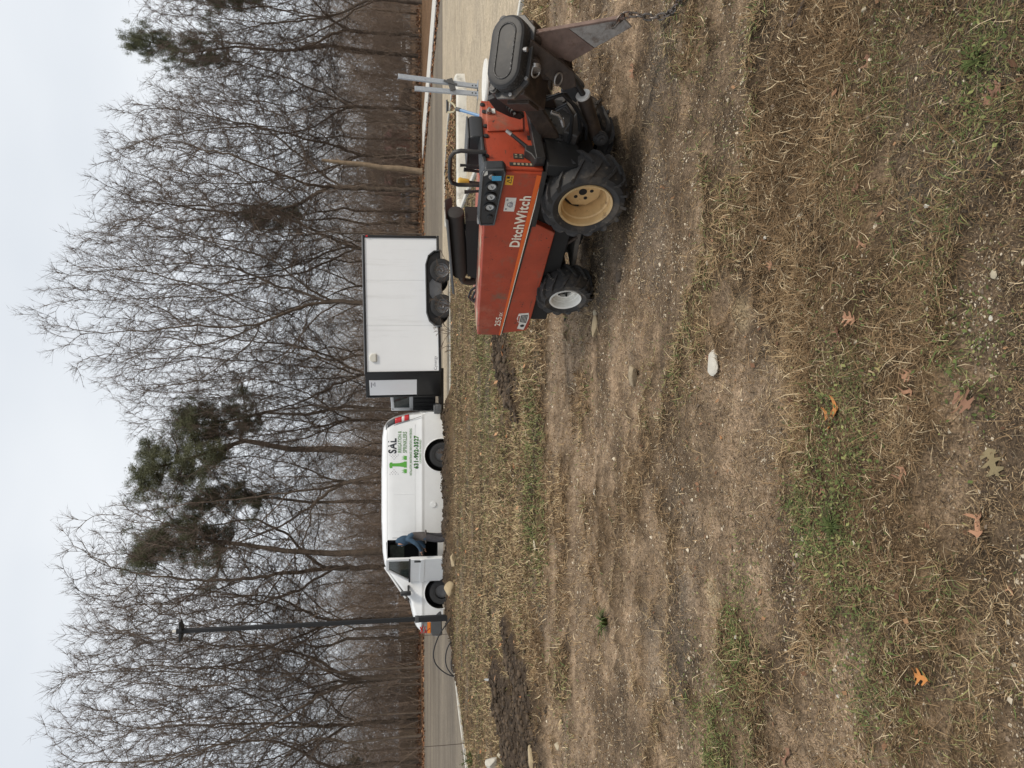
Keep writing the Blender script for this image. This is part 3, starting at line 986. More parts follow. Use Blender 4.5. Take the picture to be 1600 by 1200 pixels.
def tree_mesh(seed, H=20.0, clear=.22, limbs=6, spread=.62, trunk_r=.30, fork=1, levels=(7, 7), lean=0.0, twig=1.0, dome=.30):
    """grows one bare tree; returns (wood MB, twig verts, twig faces)"""
    g = random.Random(seed)
    wood = MB()
    T0, T1, TR = [], [], []

    EC = Vector((lean * H * .30, 0, H * .55))
    cell = [g.uniform(.88, 1.08) for _ in range(40)]

    def outside(p):
        q = p - EC
        a = math.atan2(q.y, q.x)
        k = cell[int((a + math.pi) / 6.2832 * 7.99) + 8 * int(max(0, min(4, (q.z / (H * .45) + 1) * 2.2)))]
        rx = H * dome * k
        rz = H * .45 * (.90 + .10 * k)
        return (q.x / rx) ** 2 + (q.y / rx) ** 2 + (q.z / rz) ** 2 > 1

    def wander(p, d, L, n, up, jit):
        pts = [p.copy()]
        d = d.copy()
        for i in range(n):
            d = (d + Vector((g.gauss(0, jit), g.gauss(0, jit), g.gauss(0, jit * .7) + up))).normalized()
            pts.append(pts[-1] + d * L / n)
            if i > 0 and outside(pts[-1]):
                break
        return pts

    def along(pts, t):
        k = min(int(t * (len(pts) - 1)), len(pts) - 2)
        f = t * (len(pts) - 1) - k
        return pts[k].lerp(pts[k + 1], f), (pts[k + 1] - pts[k]).normalized()

    def side_dir(d, ang, phi):
        a = Vector((0, 0, 1)) if abs(d.z) < .95 else Vector((1, 0, 0))
        s = d.cross(a).normalized()
        t = d.cross(s)
        return (d * math.cos(ang) + (s * math.cos(phi) + t * math.sin(phi)) * math.sin(ang)).normalized()

    def twigs(p, d, L, r):
        pts = wander(p, d, L, 2, .05, .18)
        if len(pts) < 3:
            pts.append(pts[-1] + d * L * .3)
        for a, b, k in ((0, 1, 1), (1, 2, .65)):
            T0.append(tuple(pts[a]))
            T1.append(tuple(pts[b] + (pts[b] - pts[a]) * (.18 if k == 1 else 0)))
            TR.append(r * k)
        for _ in range(int(4.5 * twig)):
            q, dd = along(pts, g.uniform(.15, 1))
            e = side_dir(dd, g.uniform(.35, .95), g.uniform(0, 6.28))
            e = (e + Vector((0, 0, .12))).normalized()
            T0.append(tuple(q))
            T1.append(tuple(q + e * L * g.uniform(.35, .8)))
            TR.append(r * .62)

    def branch(p, d, L, r, lev):
        n = 6 if lev == 1 else 4
        if outside(p):
            return
        pts = wander(p, d, L, n, .04 if lev == 1 else .02, .17)
        n = len(pts) - 1
        rr = [r * (1 - .78 * i / n) for i in range(n + 1)]
        wood.tube(pts, rr, 6 if lev == 1 else 4, cap=False)
        kids = levels[min(lev - 1, 1)]
        for k in range(kids):
            t = .16 + .84 * (k + g.random()) / kids
            q, dd = along(pts, min(t, .99))
            ang = g.uniform(.5, 1.05) if t < .85 else g.uniform(.15, .6)
            e = side_dir(dd, ang, g.uniform(0, 6.28))
            Lk = L * (1 - .45 * t) * g.uniform(.5, .85)
            rk = r * (1 - .78 * t) * g.uniform(.45, .62)
            if lev < 2:
                branch(q, e, max(Lk, .9), max(rk, .016), lev + 1)
            else:
                for _ in range(1):
                    q2, d2 = along(pts, g.uniform(.1, 1))
                    twigs(q2, side_dir(d2, g.uniform(.3, .8), g.uniform(0, 6.28)), g.uniform(.6, 1.2), max(.009, rk * .5))
                twigs(q, e, g.uniform(.7, 1.4), max(.010, rk * .6))

    z0 = H * clear
    top = Vector((lean * H * .5, 0, H * .80))
    base = Vector((0, 0, -.3))
    tp = [base, Vector((lean * .2, 0, z0 * .3)), Vector((lean * H * .08, g.gauss(0, .1), z0))]
    if fork <= 1:
        for i in range(1, 6):
            f = i / 5
            tp.append(tp[2].lerp(top, f) + Vector((g.gauss(0, .25), g.gauss(0, .25), 0)))
        n = len(tp)
        wood.tube(tp, [trunk_r * 1.25, trunk_r] + [trunk_r * (1 - .85 * i / (n - 2)) for i in range(n - 2)], 9, cap=False)
        main = tp[2:]
    else:
        wood.tube(tp, [trunk_r * 1.3, trunk_r * 1.05, trunk_r], 10, cap=False)
        main = None
    starts = []
    if main:
        for k in range(limbs * 2):
            t = (k + g.random() * .8) / (limbs * 2)
            q, dd = along(main, min(.98, t))
            ang = spread * (1.25 - .75 * t) * g.uniform(.75, 1.25)
            starts.append((q, side_dir(dd, ang, k * 2.4 + g.uniform(-.5, .5)), H * (.50 - .30 * t) * g.uniform(.8, 1.1), trunk_r * (.42 - .22 * t)))
    else:
        for k in range(fork):
            ph = k / fork * 6.28 + g.uniform(-.4, .4)
            d = Vector((math.cos(ph) * spread * .55 + lean, math.sin(ph) * spread * .55, 1)).normalized()
            L = (H - z0) * g.uniform(.72, .86)
            pts = wander(tp[-1], d, L, 8, .05, .085)
            r0 = trunk_r * .60
            wood.tube(pts, [r0 * (1 - .86 * i / (len(pts) - 1)) for i in range(len(pts))], 8, cap=False)
            for j in range(limbs):
                t = .10 + .88 * ((j + g.random()) / limbs) ** .75
                q, dd = along(pts, min(t, .98))
                starts.append((q, side_dir(dd, spread * g.uniform(.7, 1.3), g.uniform(0, 6.28)), L * (.52 - .16 * t) * g.uniform(.8, 1.15), r0 * (1 - .86 * t) * .55 + .012))
    for q, d, L, r in starts:
        d = (d + Vector((0, 0, .08))).normalized()
        branch(q, d, L, max(r, .03), 1)
    V, F = seg_cones(np.array(T0), np.array(T1), np.array(TR))
    return wood, V, F


from mathutils.kdtree import KDTree


def crown_tree(seed, H=22.0, clear=.22, fork=4, dome=.29, lean=0.0, n_att=1300, tip=.0105, twig=1.0, lobes=.16):
    """bare tree grown towards points spread through a domed crown, branch by branch"""
    g = np.random.default_rng(seed)
    z0 = H * clear
    ec = np.array([lean * H * .30, 0, H * .585])
    rx, rz = H * dome, H * .415
    d = g.normal(0, 1, (n_att * 3, 3))
    d /= np.linalg.norm(d, axis=1)[:, None]
    rad = g.random(n_att * 3) ** .26
    az = np.arctan2(d[:, 1], d[:, 0])
    lob = 1 + lobes * (vnoise(az * 1.6 + 20, d[:, 2] * 2.2 + seed, seed) - .5) * 2
    rz *= .95
    A = ec + d * rad[:, None] * np.array([rx, rx, rz]) * lob[:, None]
    A = A[A[:, 2] > z0 + .5][:n_att]
    step = .42
    nodes, par = [np.array([0, 0, -.3])], [-1]
    k = int(z0 / step)
    for i in range(k):
        nodes.append(np.array([lean * H * .10 * ((i + 1) / k) ** 2 + g.normal(0, .02), g.normal(0, .02), z0 * (i + 1) / k]))
        par.append(len(nodes) - 2)
    top = len(nodes) - 1
    for f in range(fork):
        a = f / fork * 6.283 + g.uniform(-.5, .5)
        last = top - (f % 3)
        dd = np.array([math.cos(a) * .55 + lean * .5, math.sin(a) * .55, 1.0])
        dd /= np.linalg.norm(dd)
        for i in range(3):
            nodes.append(nodes[last] + dd * step * 1.1)
            par.append(last)
            last = len(nodes) - 1
    alive = np.ones(len(A), bool)
    made = set()
    for it in range(75):
        kd = KDTree(len(nodes))
        for i, p in enumerate(nodes):
            kd.insert(p, i)
        kd.balance()
        pull = {}
        for j in np.nonzero(alive)[0]:
            co, i, dist = kd.find(A[j])
            if dist < .66:
                alive[j] = False
            elif dist < 7.5:
                v = (A[j] - nodes[i]) / dist
                pull[i] = pull.get(i, 0) + v
        if not pull:
            break
        grew = False
        for i, v in pull.items():
            q = par[i]
            if q >= 0:
                b = nodes[i] - nodes[q]
                v = v / np.linalg.norm(v) + .55 * b / (np.linalg.norm(b) + 1e-6)
            v = v + g.normal(0, .20, 3) + np.array([0, 0, .05])
            v /= np.linalg.norm(v)
            key = (i, round(v[0], 0), round(v[1], 0), round(v[2], 0))
            if key in made:
                continue
            made.add(key)
            nodes.append(nodes[i] + v * step)
            par.append(i)
            grew = True
        if not grew:
            break
    P = np.array(nodes)
    N = len(P)
    kids = [[] for _ in range(N)]
    for i in range(1, N):
        kids[par[i]].append(i)
    r = np.zeros(N)
    for i in range(N - 1, -1, -1):
        r[i] = tip if not kids[i] else (sum(r[c] ** 2.35 for c in kids[i])) ** (1 / 2.35)
    for _ in range(2):
        Q = P.copy()
        for i in range(1, N):
            if kids[i]:
                big = max(kids[i], key=lambda c: r[c])
                Q[i] = P[i] * .5 + (P[par[i]] + P[big]) * .25
        P = Q
    P = P + g.normal(0, .03, P.shape)
    wood = MB()
    starts = [0]
    while starts:
        i = starts.pop()
        ch = [i] if par[i] < 0 else [par[i], i]
        while kids[i]:
            c = sorted(kids[i], key=lambda c: -r[c])
            starts += c[1:]
            i = c[0]
            ch.append(i)
        if len(ch) < 2:
            continue
        rr = [r[q] for q in ch]
        if par[ch[0]] >= 0 or ch[0] == 0 and len(ch) > 1:
            rr[0] = min(rr[0], rr[1] * 1.15)
        rr[0] *= 1.2 if ch[0] == 0 else 1
        big = max(rr)
        wood.tube([P[q] for q in ch], rr, 10 if big > .12 else 6 if big > .05 else 4 if big > .022 else 3, cap=False)
    T0, T1, TR = [], [], []
    fine = [i for i in range(1, N) if r[i] < .034 and P[i][2] > z0]
    for i in fine:
        b = P[i] - P[par[i]]
        b = b / (np.linalg.norm(b) + 1e-6)
        out = P[i] - ec
        out = out / (np.linalg.norm(out) + 1e-6)
        n = 6.5 if not kids[i] else 3.4
        for q in range(int(n * twig + g.random())):
            e = b * .75 + out * .25 + g.normal(0, .48, 3) + np.array([0, 0, .08])
            e /= np.linalg.norm(e)
            L = g.uniform(.35, 1.0)
            T0.append(P[i])
            T1.append(P[i] + e * L)
            TR.append(.0098)
            for w in range(2):
                f = g.uniform(.2, .85)
                e2 = e + g.normal(0, .5, 3)
                e2 /= np.linalg.norm(e2)
                T0.append(P[i] + e * L * f)
                T1.append(P[i] + e * L * f + e2 * L * g.uniform(.3, .6))
                TR.append(.0075)
    V, F = seg_cones(np.array(T0), np.array(T1), np.array(TR))
    return wood, V, F


def make_tree(seed, name, **kw):
    if 'n_att' in kw:
        wood, V, F = crown_tree(seed, **kw)
        root = thing(name, None, None)
        wood.build('trunk', M['bark'], root, ang=80)
        np_mesh('crown', V, F, M['twig'], root)
        return root
    return _make_tree(seed, name, **kw)


def _make_tree(seed, name, **kw):
    wood, V, F = tree_mesh(seed, **kw)
    root = thing(name, None, None)
    wood.build('trunk', M['bark'], root, ang=80)
    np_mesh('crown', V, F, M['twig'], root)
    return root


def make_pine(seed, H=18.0, bare=.5, width=3.2):
    g = random.Random(seed)
    gn = np.random.default_rng(seed)
    root = thing('pine_tree', None, None)
    wood = MB()
    pts = [Vector((g.gauss(0, .15) * i, g.gauss(0, .1) * i, H * i / 6 - .3)) for i in range(7)]
    wood.tube(pts, [.26 * (1 - .8 * i / 6) for i in range(7)], 8, cap=False)
    cl = []
    nb = 26
    for k in range(nb):
        t = bare + (1 - bare) * (k + g.random()) / nb
        i = min(int(t * 6), 5)
        q = pts[i].lerp(pts[i + 1], t * 6 - i)
        L = width * (1.15 - .75 * (t - bare) / (1 - bare)) * g.uniform(.6, 1.1)
        ph = g.uniform(0, 6.28)
        e = q + Vector((math.cos(ph) * L, math.sin(ph) * L, L * g.uniform(.1, .5)))
        mid = q.lerp(e, .5) + Vector((0, 0, -.1 * L))
        wood.tube([q, mid, e], [.07, .045, .02], 4, cap=False)
        for j in range(15):
            f = g.uniform(.34, 1.05)
            c = q.lerp(mid, f * 2) if f < .5 else mid.lerp(e, f * 2 - 1)
            cl.append(c + Vector((g.gauss(0, .42), g.gauss(0, .42), g.gauss(.1, .3))))
    for k in range(14):
        cl.append(pts[-1] + Vector((g.gauss(0, .6), g.gauss(0, .6), g.uniform(-.9, .5))))
    cl = np.array([tuple(c) for c in cl])
    K = 150
    c = np.repeat(cl, K, 0)
    N = len(c)
    d = gn.normal(0, 1, (N, 3))
    d[:, 2] = np.abs(d[:, 2]) * .8 + .1
    d /= np.linalg.norm(d, axis=1)[:, None]
    L = gn.uniform(.10, .24, N)[:, None]
    s = np.cross(d, gn.normal(0, 1, (N, 3)))
    s /= np.linalg.norm(s, axis=1)[:, None] + 1e-9
    p0 = c + gn.normal(0, .13, (N, 3))
    w = gn.uniform(.007, .015, N)[:, None]
    V = np.stack([p0 - s * w, p0 + s * w, p0 + d * L], 1).reshape(-1, 3)
    np_mesh('crown', V, np.arange(N * 3).reshape(-1, 3), M['needles'], root)
    wood.build('trunk', M['bark'], root, ang=80)
    return root


GB = 'bare trees at the edge of the woods behind the lot'
GS = 'slender bare trees deeper in the woods'
# prototypes, each placed as the first of its kind
PROTO = [
    dict(seed=11, H=22, clear=.26, fork=5, dome=.285, n_att=2500),
    dict(seed=12, H=22, clear=.22, fork=4, dome=.27, n_att=2400),
    dict(seed=13, H=21, clear=.30, fork=3, dome=.27, n_att=2100),
    dict(seed=14, H=20, clear=.18, fork=6, dome=.32, n_att=2500),
    dict(seed=15, H=20, clear=.30, fork=3, dome=.26, n_att=2100),
    dict(seed=16, H=18, clear=.30, fork=3, dome=.30, lean=.5, n_att=1700),
    dict(seed=17, H=18, clear=.40, fork=1, limbs=6, spread=.75, trunk_r=.12, levels=(5, 5), twig=.8, dome=.18),
    dict(seed=18, H=16, clear=.30, fork=1, limbs=6, spread=.75, trunk_r=.09, levels=(5, 5), twig=.8, dome=.18),
    dict(seed=19, H=17, clear=.36, fork=2, limbs=6, spread=.70, trunk_r=.11, levels=(5, 4), twig=.8, dome=.19),
]
protos = [make_tree(name='bare_tree', **p) for p in PROTO]
used = set()


def plant(k, y_img, depth, height_m, rot, label, group, wide=1.0):
    """y_img is where the trunk stands across the photograph, depth in metres"""
    X = ((1200 - y_img) - 600) / FOC * depth
    src = protos[k]
    o = src if k not in used else copy_tree(src)
    used.add(k)
    s = height_m / PROTO[k]['H']
    o.scale = (s * wide, s * wide, s)
    o.rotation_euler = (0, 0, rot)
    o.location = (X, depth, -.15)
    return tag(o, label, 'tree', group)


HERO = [
    # kind, y in photo, depth, height, turn, width, label
    (0, 474, 47.0, 22.9, 0.3, 1.0, 'tallest bare tree, forking into several limbs, rising above the white trailer'),
    (1, 392, 50.0, 21.5, 2.1, .95, 'broad bare tree just right of the tallest one, above the trailer roof'),
    (3, 1052, 48.5, 23.6, 1.2, 1.0, 'many-stemmed bare tree with a fan crown just left of the lamp post'),
    (1, 1120, 51.0, 22.4, 4.0, 1.0, 'wide bare tree second from the left edge of the woods'),
    (2, 1185, 49.0, 19.8, .4, 1.0, 'bare tree at the left edge of the woods, cut by the frame'),
    (0, 962, 52.0, 23.2, 3.6, .95, 'bare tree with a rounded crown behind the lamp post'),
    (4, 880, 50.0, 22.4, 5.0, 1.25, 'tall bare tree above the cab of the white van'),
    (5, 735, 47.5, 18.5, 3.05, 1.0, 'bare tree with thick trunk leaning left above the van roof'),
    (2, 655, 50.5, 17.5, 1.9, 1.0, 'lower bare tree above the gap between van and trailer'),
    (3, 585, 50.0, 20.6, .7, .9, 'bare tree above the nose of the white trailer'),
    (4, 300, 48.5, 20.0, 2.7, 1.25, 'bare tree with upright stems behind the orange machine'),
    (1, 250, 51.0, 19.6, .9, 1.0, 'spreading bare tree with a few reddish leaves left near its top'),
    (0, 175, 52.0, 18.6, 5.2, .95, 'bare tree above the grey steel posts'),
    (2, 60, 49.0, 17.0, 3.2, 1.1, 'bare tree second from the right edge of the woods'),
    (3, 8, 47.0, 18.2, 2.2, 1.0, 'bare tree at the right edge of the woods, cut by the frame'),
]
for k, y, d, h, r, w, lab in HERO:
    plant(k, y, d, h, r, lab, GB, w)
gt = random.Random(4)
for i in range(74):
    y = (i + gt.random()) / 74 * 1300 - 50
    d = gt.choice([gt.uniform(46.5, 52), gt.uniform(52, 66), gt.uniform(60, 78)])
    plant(gt.choice([6, 6, 7, 8, 8]), y, d, gt.uniform(6.5, 13), gt.uniform(0, 6.28),
          'slender bare tree standing in the thick of the woods behind the lot', GS, gt.uniform(.9, 1.3))

GP = 'dark pines among the bare trees'
pines = [make_pine(31, 18, .68, 3.2), make_pine(32, 18, .68, 2.5)]
for j, (k, y, d, h, w, lab) in enumerate([
        (0, 702, 48.2, 17.4, 1.2, 'large dark pine crown above the rear half of the white van'),
        (1, 852, 48.6, 18.2, 1.05, 'dark pine above the driver door of the white van'),
        (1, 92, 50.5, 19.0, .55, 'tall narrow pine left of the right edge of the woods'),
        (1, 10, 50.0, 15.2, .7, 'dark pine showing at the right edge of the woods'),
        (1, 352, 52.0, 12.0, .7, 'low dark pine behind bare branches right of the trailer'),
        (0, 1185, 52.0, 5.6, 1.0, 'small dark evergreen low at the left edge of the woods'),
        (1, 778, 48.8, 14.8, .75, 'lower dark pine between the two pines above the van'),
        (1, 640, 49.5, 15.6, .7, 'lower dark pine right of the large pine crown above the van')]):
    o = pines[k] if j in (0, 1) else copy_tree(pines[k])
    X = ((1200 - y) - 600) / FOC * d
    s = h / 18
    o.scale = (s * w / s if False else s * w, s * w, s)
    o.location = (X, d, -.15)
    o.rotation_euler = (0, 0, j * 1.3)
    tag(o, lab, 'pine tree', GP)

# pale dead trunk leaning at the edge of the lot
g = random.Random(3)
b = onY(656, 268, 46.4)
t = onY(503, 250, 46.0)
pts = [Vector(b).lerp(Vector(t), i / 5) + Vector((g.gauss(0, .04), 0, 0)) for i in range(6)]
snag = MB().tube([Vector(b) - Vector((0, 0, .3))] + pts, [.24, .2, .18, .17, .15, .13, .09], 9)
snag.tube([pts[3], pts[3] + Vector((-.35, .1, .3))], [.05, .02], 6)
snag.tube([pts[4], pts[4] + Vector((.3, .1, .35))], [.05, .015], 6)
tag(snag.build('dead_trunk', M['bark_pale'], ang=80), 'pale dead leaning trunk without branches behind the orange machine', 'tree trunk')

# undergrowth and the far wood, each one mass
g = np.random.default_rng(12)


def brush(name, N, y0, y1, xw, h0, h1, r0, m, lean=.35, fan=3):
    y = g.uniform(y0, y1, N)
    x = g.uniform(-1, 1, N) * y * xw
    h = g.uniform(h0, h1, N) * g.lognormal(0, .25, N)
    p0 = np.stack([x, y, np.full(N, -.2)], -1)
    d = np.stack([g.normal(0, lean, N), g.normal(0, lean, N), np.ones(N)], -1) * h[:, None]
    P0, P1, Rr = [p0], [p0 + d], [g.uniform(.6, 1.4, N) * r0]
    for k in range(fan):
        f = g.uniform(.2, .9, N)[:, None]
        q = p0 + d * f
        e = np.stack([g.normal(0, .6, N), g.normal(0, .6, N), g.uniform(.05, 1, N)], -1) * (h * g.uniform(.12, .42, N))[:, None]
        P0.append(q)
        P1.append(q + e)
        Rr.append(g.uniform(.3, .7, N) * r0)
    V, F = seg_cones(np.concatenate(P0), np.concatenate(P1), np.concatenate(Rr))
    return tag(np_mesh(name, V, F, m), kind='stuff')


M['brush'] = mat('brown_brush', (.225, .165, .122), .9, var=.35, vscale=.6)
M['far_wood'] = mat('far_woods_bark', (.20, .155, .12), .95, var=.2, vscale=.3)
brush('undergrowth', 3000, 46.9, 66, .60, 1.5, 8.0, .014, M['brush'], .38, 30)
brush('woods', 1500, 72, 140, .62, 5, 12, .045, M['far_wood'], .25, 24)
# ------------------------------------------------------------------ white work van (front to the left in the upright view)
VX, VY, VZ = -7.19, 21.0, LOT_Z               # front bumper, near side, ground
PX = 0.01858                                   # metres per photo pixel at the van


def vx(y_img):
    return (1200 - y_img - 213) * PX


def vz(x_img):
    return (711 - x_img) * PX


van = thing('work_van', 'white cargo van with green irrigation lettering and its driver door open', 'van', (VX, VY + 1.0, VZ))

TOPS = [(0.0, 1.00), (.04, 1.08), (.14, 1.15), (.5, 1.245), (.9, 1.33), (1.0, 1.39), (1.35, 1.66), (1.75, 1.95), (1.95, 2.04), (2.3, 2.09), (3.2, 2.12), (4.6, 2.12), (5.6, 2.10), (5.9, 2.06), (6.08, 1.93), (6.18, 1.76), (6.30, 1.34), (6.37, .9), (6.38, .5)]
BELT = [(.30, .94), (.34, .955), (.45, .965), (.62, .985), (.84, .99), (.905, .992), (.93, 1.008), (.98, 1.006), (1.02, .988), (1.2, .982), (1.45, .955), (1.75, .92), (1.88, .905), (1.98, .86), (2.06, .76), (2.10, .60), (2.12, .3)]


def interp(tab, q):
    for (a, b), (c, d) in zip(tab, tab[1:]):
        if q <= c:
            return b + (d - b) * (q - a) / (c - a) if c > a else b
    return tab[-1][1]


def van_half(z):
    return interp(BELT, z)


def van_body():
    mb = MB()
    xs = sorted(set([a for a, _ in TOPS] + [i * .3 for i in range(1, 21)]))
    xs = [x for x in xs if x <= 6.38]
    NS = 18
    rows = []
    for x in xs:
        zt = interp(TOPS, x) if x < 6.38 else 1.0
        zt = max(zt, .98) if x < 3 else max(zt, .55)
        zb = .34 if .25 < x < 6.1 else .42
        nose = min(1, .86 + .14 * min(1, x / .55)) if x < .55 else 1
        tail = 1 - .05 * sstep(5.9, 6.38, np.float64(x))
        ring = []
        top_cap = min(zt, 2.12)
        for i in range(NS):
            f = i / (NS - 1)
            # heights concentrated where the section bends
            zs = [zb, .45, .62, .86, .905, .935, .975, 1.02, 1.2, 1.45, 1.75, 1.88, 1.98, 2.05, 2.09, 2.11, 2.12, 2.12]
            hs = [.945, .965, .985, .99, .992, 1.008, 1.006, .988, .982, .955, .92, .905, .86, .77, .66, .5, .25, 0]
            z, h = zs[i], hs[i]
            if zt < 2.119:
                # lower roof or bonnet: squeeze the rounded shoulder under the local top
                if z > zt - .16:
                    k = max(0, min(1, (i - next(j for j in range(NS) if zs[j] > zt - .16)) / max(1, NS - 1 - next(j for j in range(NS) if zs[j] > zt - .16))))
                    a = k * math.pi / 2
                    hb = interp(list(zip(zs[:16], hs[:16])), max(zt - .16, .3))
                    z = zt - .16 + .16 * math.sin(a)
                    h = hb * (1 - (1 - math.cos(a)) ** 1.0) if k > .4 else hb * (1 - .16 * k * k)
                    h = hb * max(0, math.cos(a)) ** .45 if k < 1 else 0
            ring.append((x, h * nose * tail, z))
        rows.append(ring)
    vs, fs = [], []
    for sgn in (-1, 1):
        o = len(vs)
        for r in rows:
            vs += [(x, sgn * h, z) for x, h, z in r]
        for i in range(len(rows) - 1):
            for k in range(NS - 1):
                fs.append((o + i * NS + k, o + (i + 1) * NS + k, o + (i + 1) * NS + k + 1, o + i * NS + k + 1))
    n = len(rows) * NS
    for i in range(len(rows) - 1):                                   # floor
        fs.append((i * NS, n + i * NS, n + (i + 1) * NS, (i + 1) * NS))
    fs.append(tuple(range(NS)) + tuple(n + k for k in range(NS - 1, -1, -1)))
    e = (len(rows) - 1) * NS
    fs.append(tuple(e + k for k in range(NS)) + tuple(n + e + k for k in range(NS - 1, -1, -1)))
    mb.add(vs, fs)
    me = bpy.data.meshes.new('body')
    me.from_pydata(mb.v, [], mb.f)
    bm = bmesh.new()
    bm.from_mesh(me)
    bmesh.ops.remove_doubles(bm, verts=bm.verts, dist=.0005)
    bmesh.ops.dissolve_degenerate(bm, dist=.0005, edges=bm.edges)
    bmesh.ops.recalc_face_normals(bm, faces=bm.faces)
    bm.to_mesh(me)
    bm.free()
    me.materials.append(M['van_white'])
    return me


WHEELS = [1.15, 5.13]
DOOR_X = 1.53
cut = MB()
for wx in WHEELS:
    for s in (-1, 1):
        cut.cyl((wx, s * .55, .40), (wx, s * 1.3, .40), .475, n=40)
cut.prism([(DOOR_X + .03, .50), (2.68, .50), (2.70, .62), (2.70, 1.92), (2.62, 1.97), (2.12, 1.95), (1.66, 1.52), (DOOR_X + .03, 1.30)], -1.3, -.15, 'y')
body_o = bpy.data.objects.new('body', van_body())
C.objects.link(body_o)
cut_o = cut.build('cut', M['dark_inside'], smooth=False)
md = body_o.modifiers.new('b', 'BOOLEAN')
md.object = cut_o
md.operation = 'DIFFERENCE'
md.solver = 'EXACT'
md.use_self = True
md.material_mode = 'TRANSFER'
me = bpy.data.meshes.new_from_object(body_o.evaluated_get(bpy.context.evaluated_depsgraph_get()))
bpy.data.objects.remove(body_o)
bpy.data.objects.remove(cut_o)
me.name = 'body'
body = bpy.data.objects.new('body', me)
C.objects.link(body)
body.parent = van
me.polygons.foreach_set('use_smooth', [True] * len(me.polygons))
me.set_sharp_from_angle(angle=R(32))


def van_side(x, z, off=.004):
    return (x, -van_half(z) - off, z)


# window rubber, windscreen, seams
ws = MB()
wa, wb = (.98, 1.40), (1.83, 2.005)
for (x0, z0), (x1, z1), h0, h1 in [(wa, wb, .88, .70)]:
    nx_, nz_ = -(z1 - z0), (x1 - x0)
    q = math.hypot(nx_, nz_)
    ox, oz = nx_ / q * .018, nz_ / q * .018
    ws.add([(x0 + ox, -h0, z0 + oz), (x0 + ox, h0, z0 + oz), (x1 + ox, h1, z1 + oz), (x1 + ox, -h1, z1 + oz), (x0 - ox, -h0, z0 - oz), (x0 - ox, h0, z0 - oz), (x1 - ox, h1, z1 - oz), (x1 - ox, -h1, z1 - oz)],
           [(0, 1, 2, 3), (7, 6, 5, 4), (0, 3, 7, 4), (1, 5, 6, 2), (0, 4, 5, 1), (3, 2, 6, 7)])
ws.build('windscreen', M['glass'], van)
cowl = MB().bar((.93, -.93, 1.345), (.93, .93, 1.345), .1, .03)
cowl.build('cowl', M['plastic'], van)
pil = MB()
pil.bar(van_side(1.02, 1.42, .005)[:1] + (-.935, 1.42), (1.90, -.80, 2.02), .05, .05)
pil.build('windscreen_pillar', M['van_white'], van, bevel=.01)
wiper = MB().tube([(1.0, -.55, 1.43), (1.2, -.2, 1.56), (1.35, .1, 1.67)], .012, 5)
wiper.build('wiper', M['plastic'], van)

# panel seams cut as thin dark strips lying in the gap
for x0, z0, x1, z1 in [(DOOR_X - .03, 1.30, DOOR_X - .03, .98), (DOOR_X - .03, .98, DOOR_X - .02, .86), (2.76, 1.95, 2.76, .52), (6.0, 1.75, 6.26, .98)]:
    n_ = 8
    seam = MB()
    for i in range(n_):
        a, b = i / n_, (i + 1) / n_
        p, q = (x0 + (x1 - x0) * a, z0 + (z1 - z0) * a), (x0 + (x1 - x0) * b, z0 + (z1 - z0) * b)
        seam.bar(van_side(*p, -.002), van_side(*q, -.002), .010, .010, up=(0, 1, 0))
    seam.build('panel_seam', M['grey_plastic'], van)
rail = MB()
for i in range(14):
    x0, x1 = 2.1 + i * .28, 2.1 + (i + 1) * .28
    rail.bar((x0, -.872, 1.945), (x1, -.872, 1.945), .02, .014)
rail.build('drip_rail', M['van_white'], van)
panel = MB()                                            # pressed outline of the cargo side
for a, b in [((2.95, 1.16), (6.02, 1.16)), ((2.95, 1.16), (2.95, 1.76)), ((4.02, 1.18), (4.02, 1.76))]:
    for i in range(10):
        p = (a[0] + (b[0] - a[0]) * i / 10, a[1] + (b[1] - a[1]) * i / 10)
        q = (a[0] + (b[0] - a[0]) * (i + 1) / 10, a[1] + (b[1] - a[1]) * (i + 1) / 10)
        panel.bar(van_side(*p, 0), van_side(*q, 0), .016, .010, up=(0, 1, 0))
panel.build('pressed_rib', M['van_white'], van, bevel=.003)
cap = MB().cyl((vx(787.5), -.988, vz(677)), (vx(787.5), -.998, vz(677)), .085, n=28)
cap.cyl((vx(787.5), -.996, vz(677)), (vx(787.5), -1.003, vz(677)), .078, n=28)
cap.build('fuel_flap', M['van_white'], van)


def van_wheel(x, s):
    w = part_group('wheel', van, (x, s * .84, .375))
    Mx = Matrix.Rotation(R(90) * s, 4, 'X')
    MB().lathe([(.20, -.10), (.30, -.115), (.35, -.10), (.375, -.06), (.378, 0), (.375, .06), (.35, .10), (.30, .115), (.215, .10)], 36, Mx).build('tyre', M['van_tyre'], w)
    r = MB().lathe([(.0, .03), (.06, .035), (.07, .06), (.10, .062), (.11, .03), (.15, .035), (.165, .07), (.195, .075), (.205, .098), (.222, .104), (.226, .095), (.20, .0), (.0, 0)], 36, Mx)
    for k in range(8):
        a = k * math.pi / 4
        r.cyl(Mx @ Vector((.085 * math.cos(a), .085 * math.sin(a), .06)), Mx @ Vector((.085 * math.cos(a), .085 * math.sin(a), .085)), .012, n=6)
    r.build('rim', M['wheel_grey'], w)


for wx in WHEELS:
    for s in (1, -1):
        van_wheel(wx, s)
for wx in WHEELS:
    lip = MB()
    pts = [(wx + .485 * math.cos(a), -1.0 + .0, .40 + .485 * math.sin(a)) for a in np.linspace(R(-12), R(192), 26)]
    lip.tube([(p[0], -van_half(max(.31, p[2])) - .002, p[2]) for p in pts], .014, 6)
    lip.build('wheel_arch_lip', M['van_white'], van)

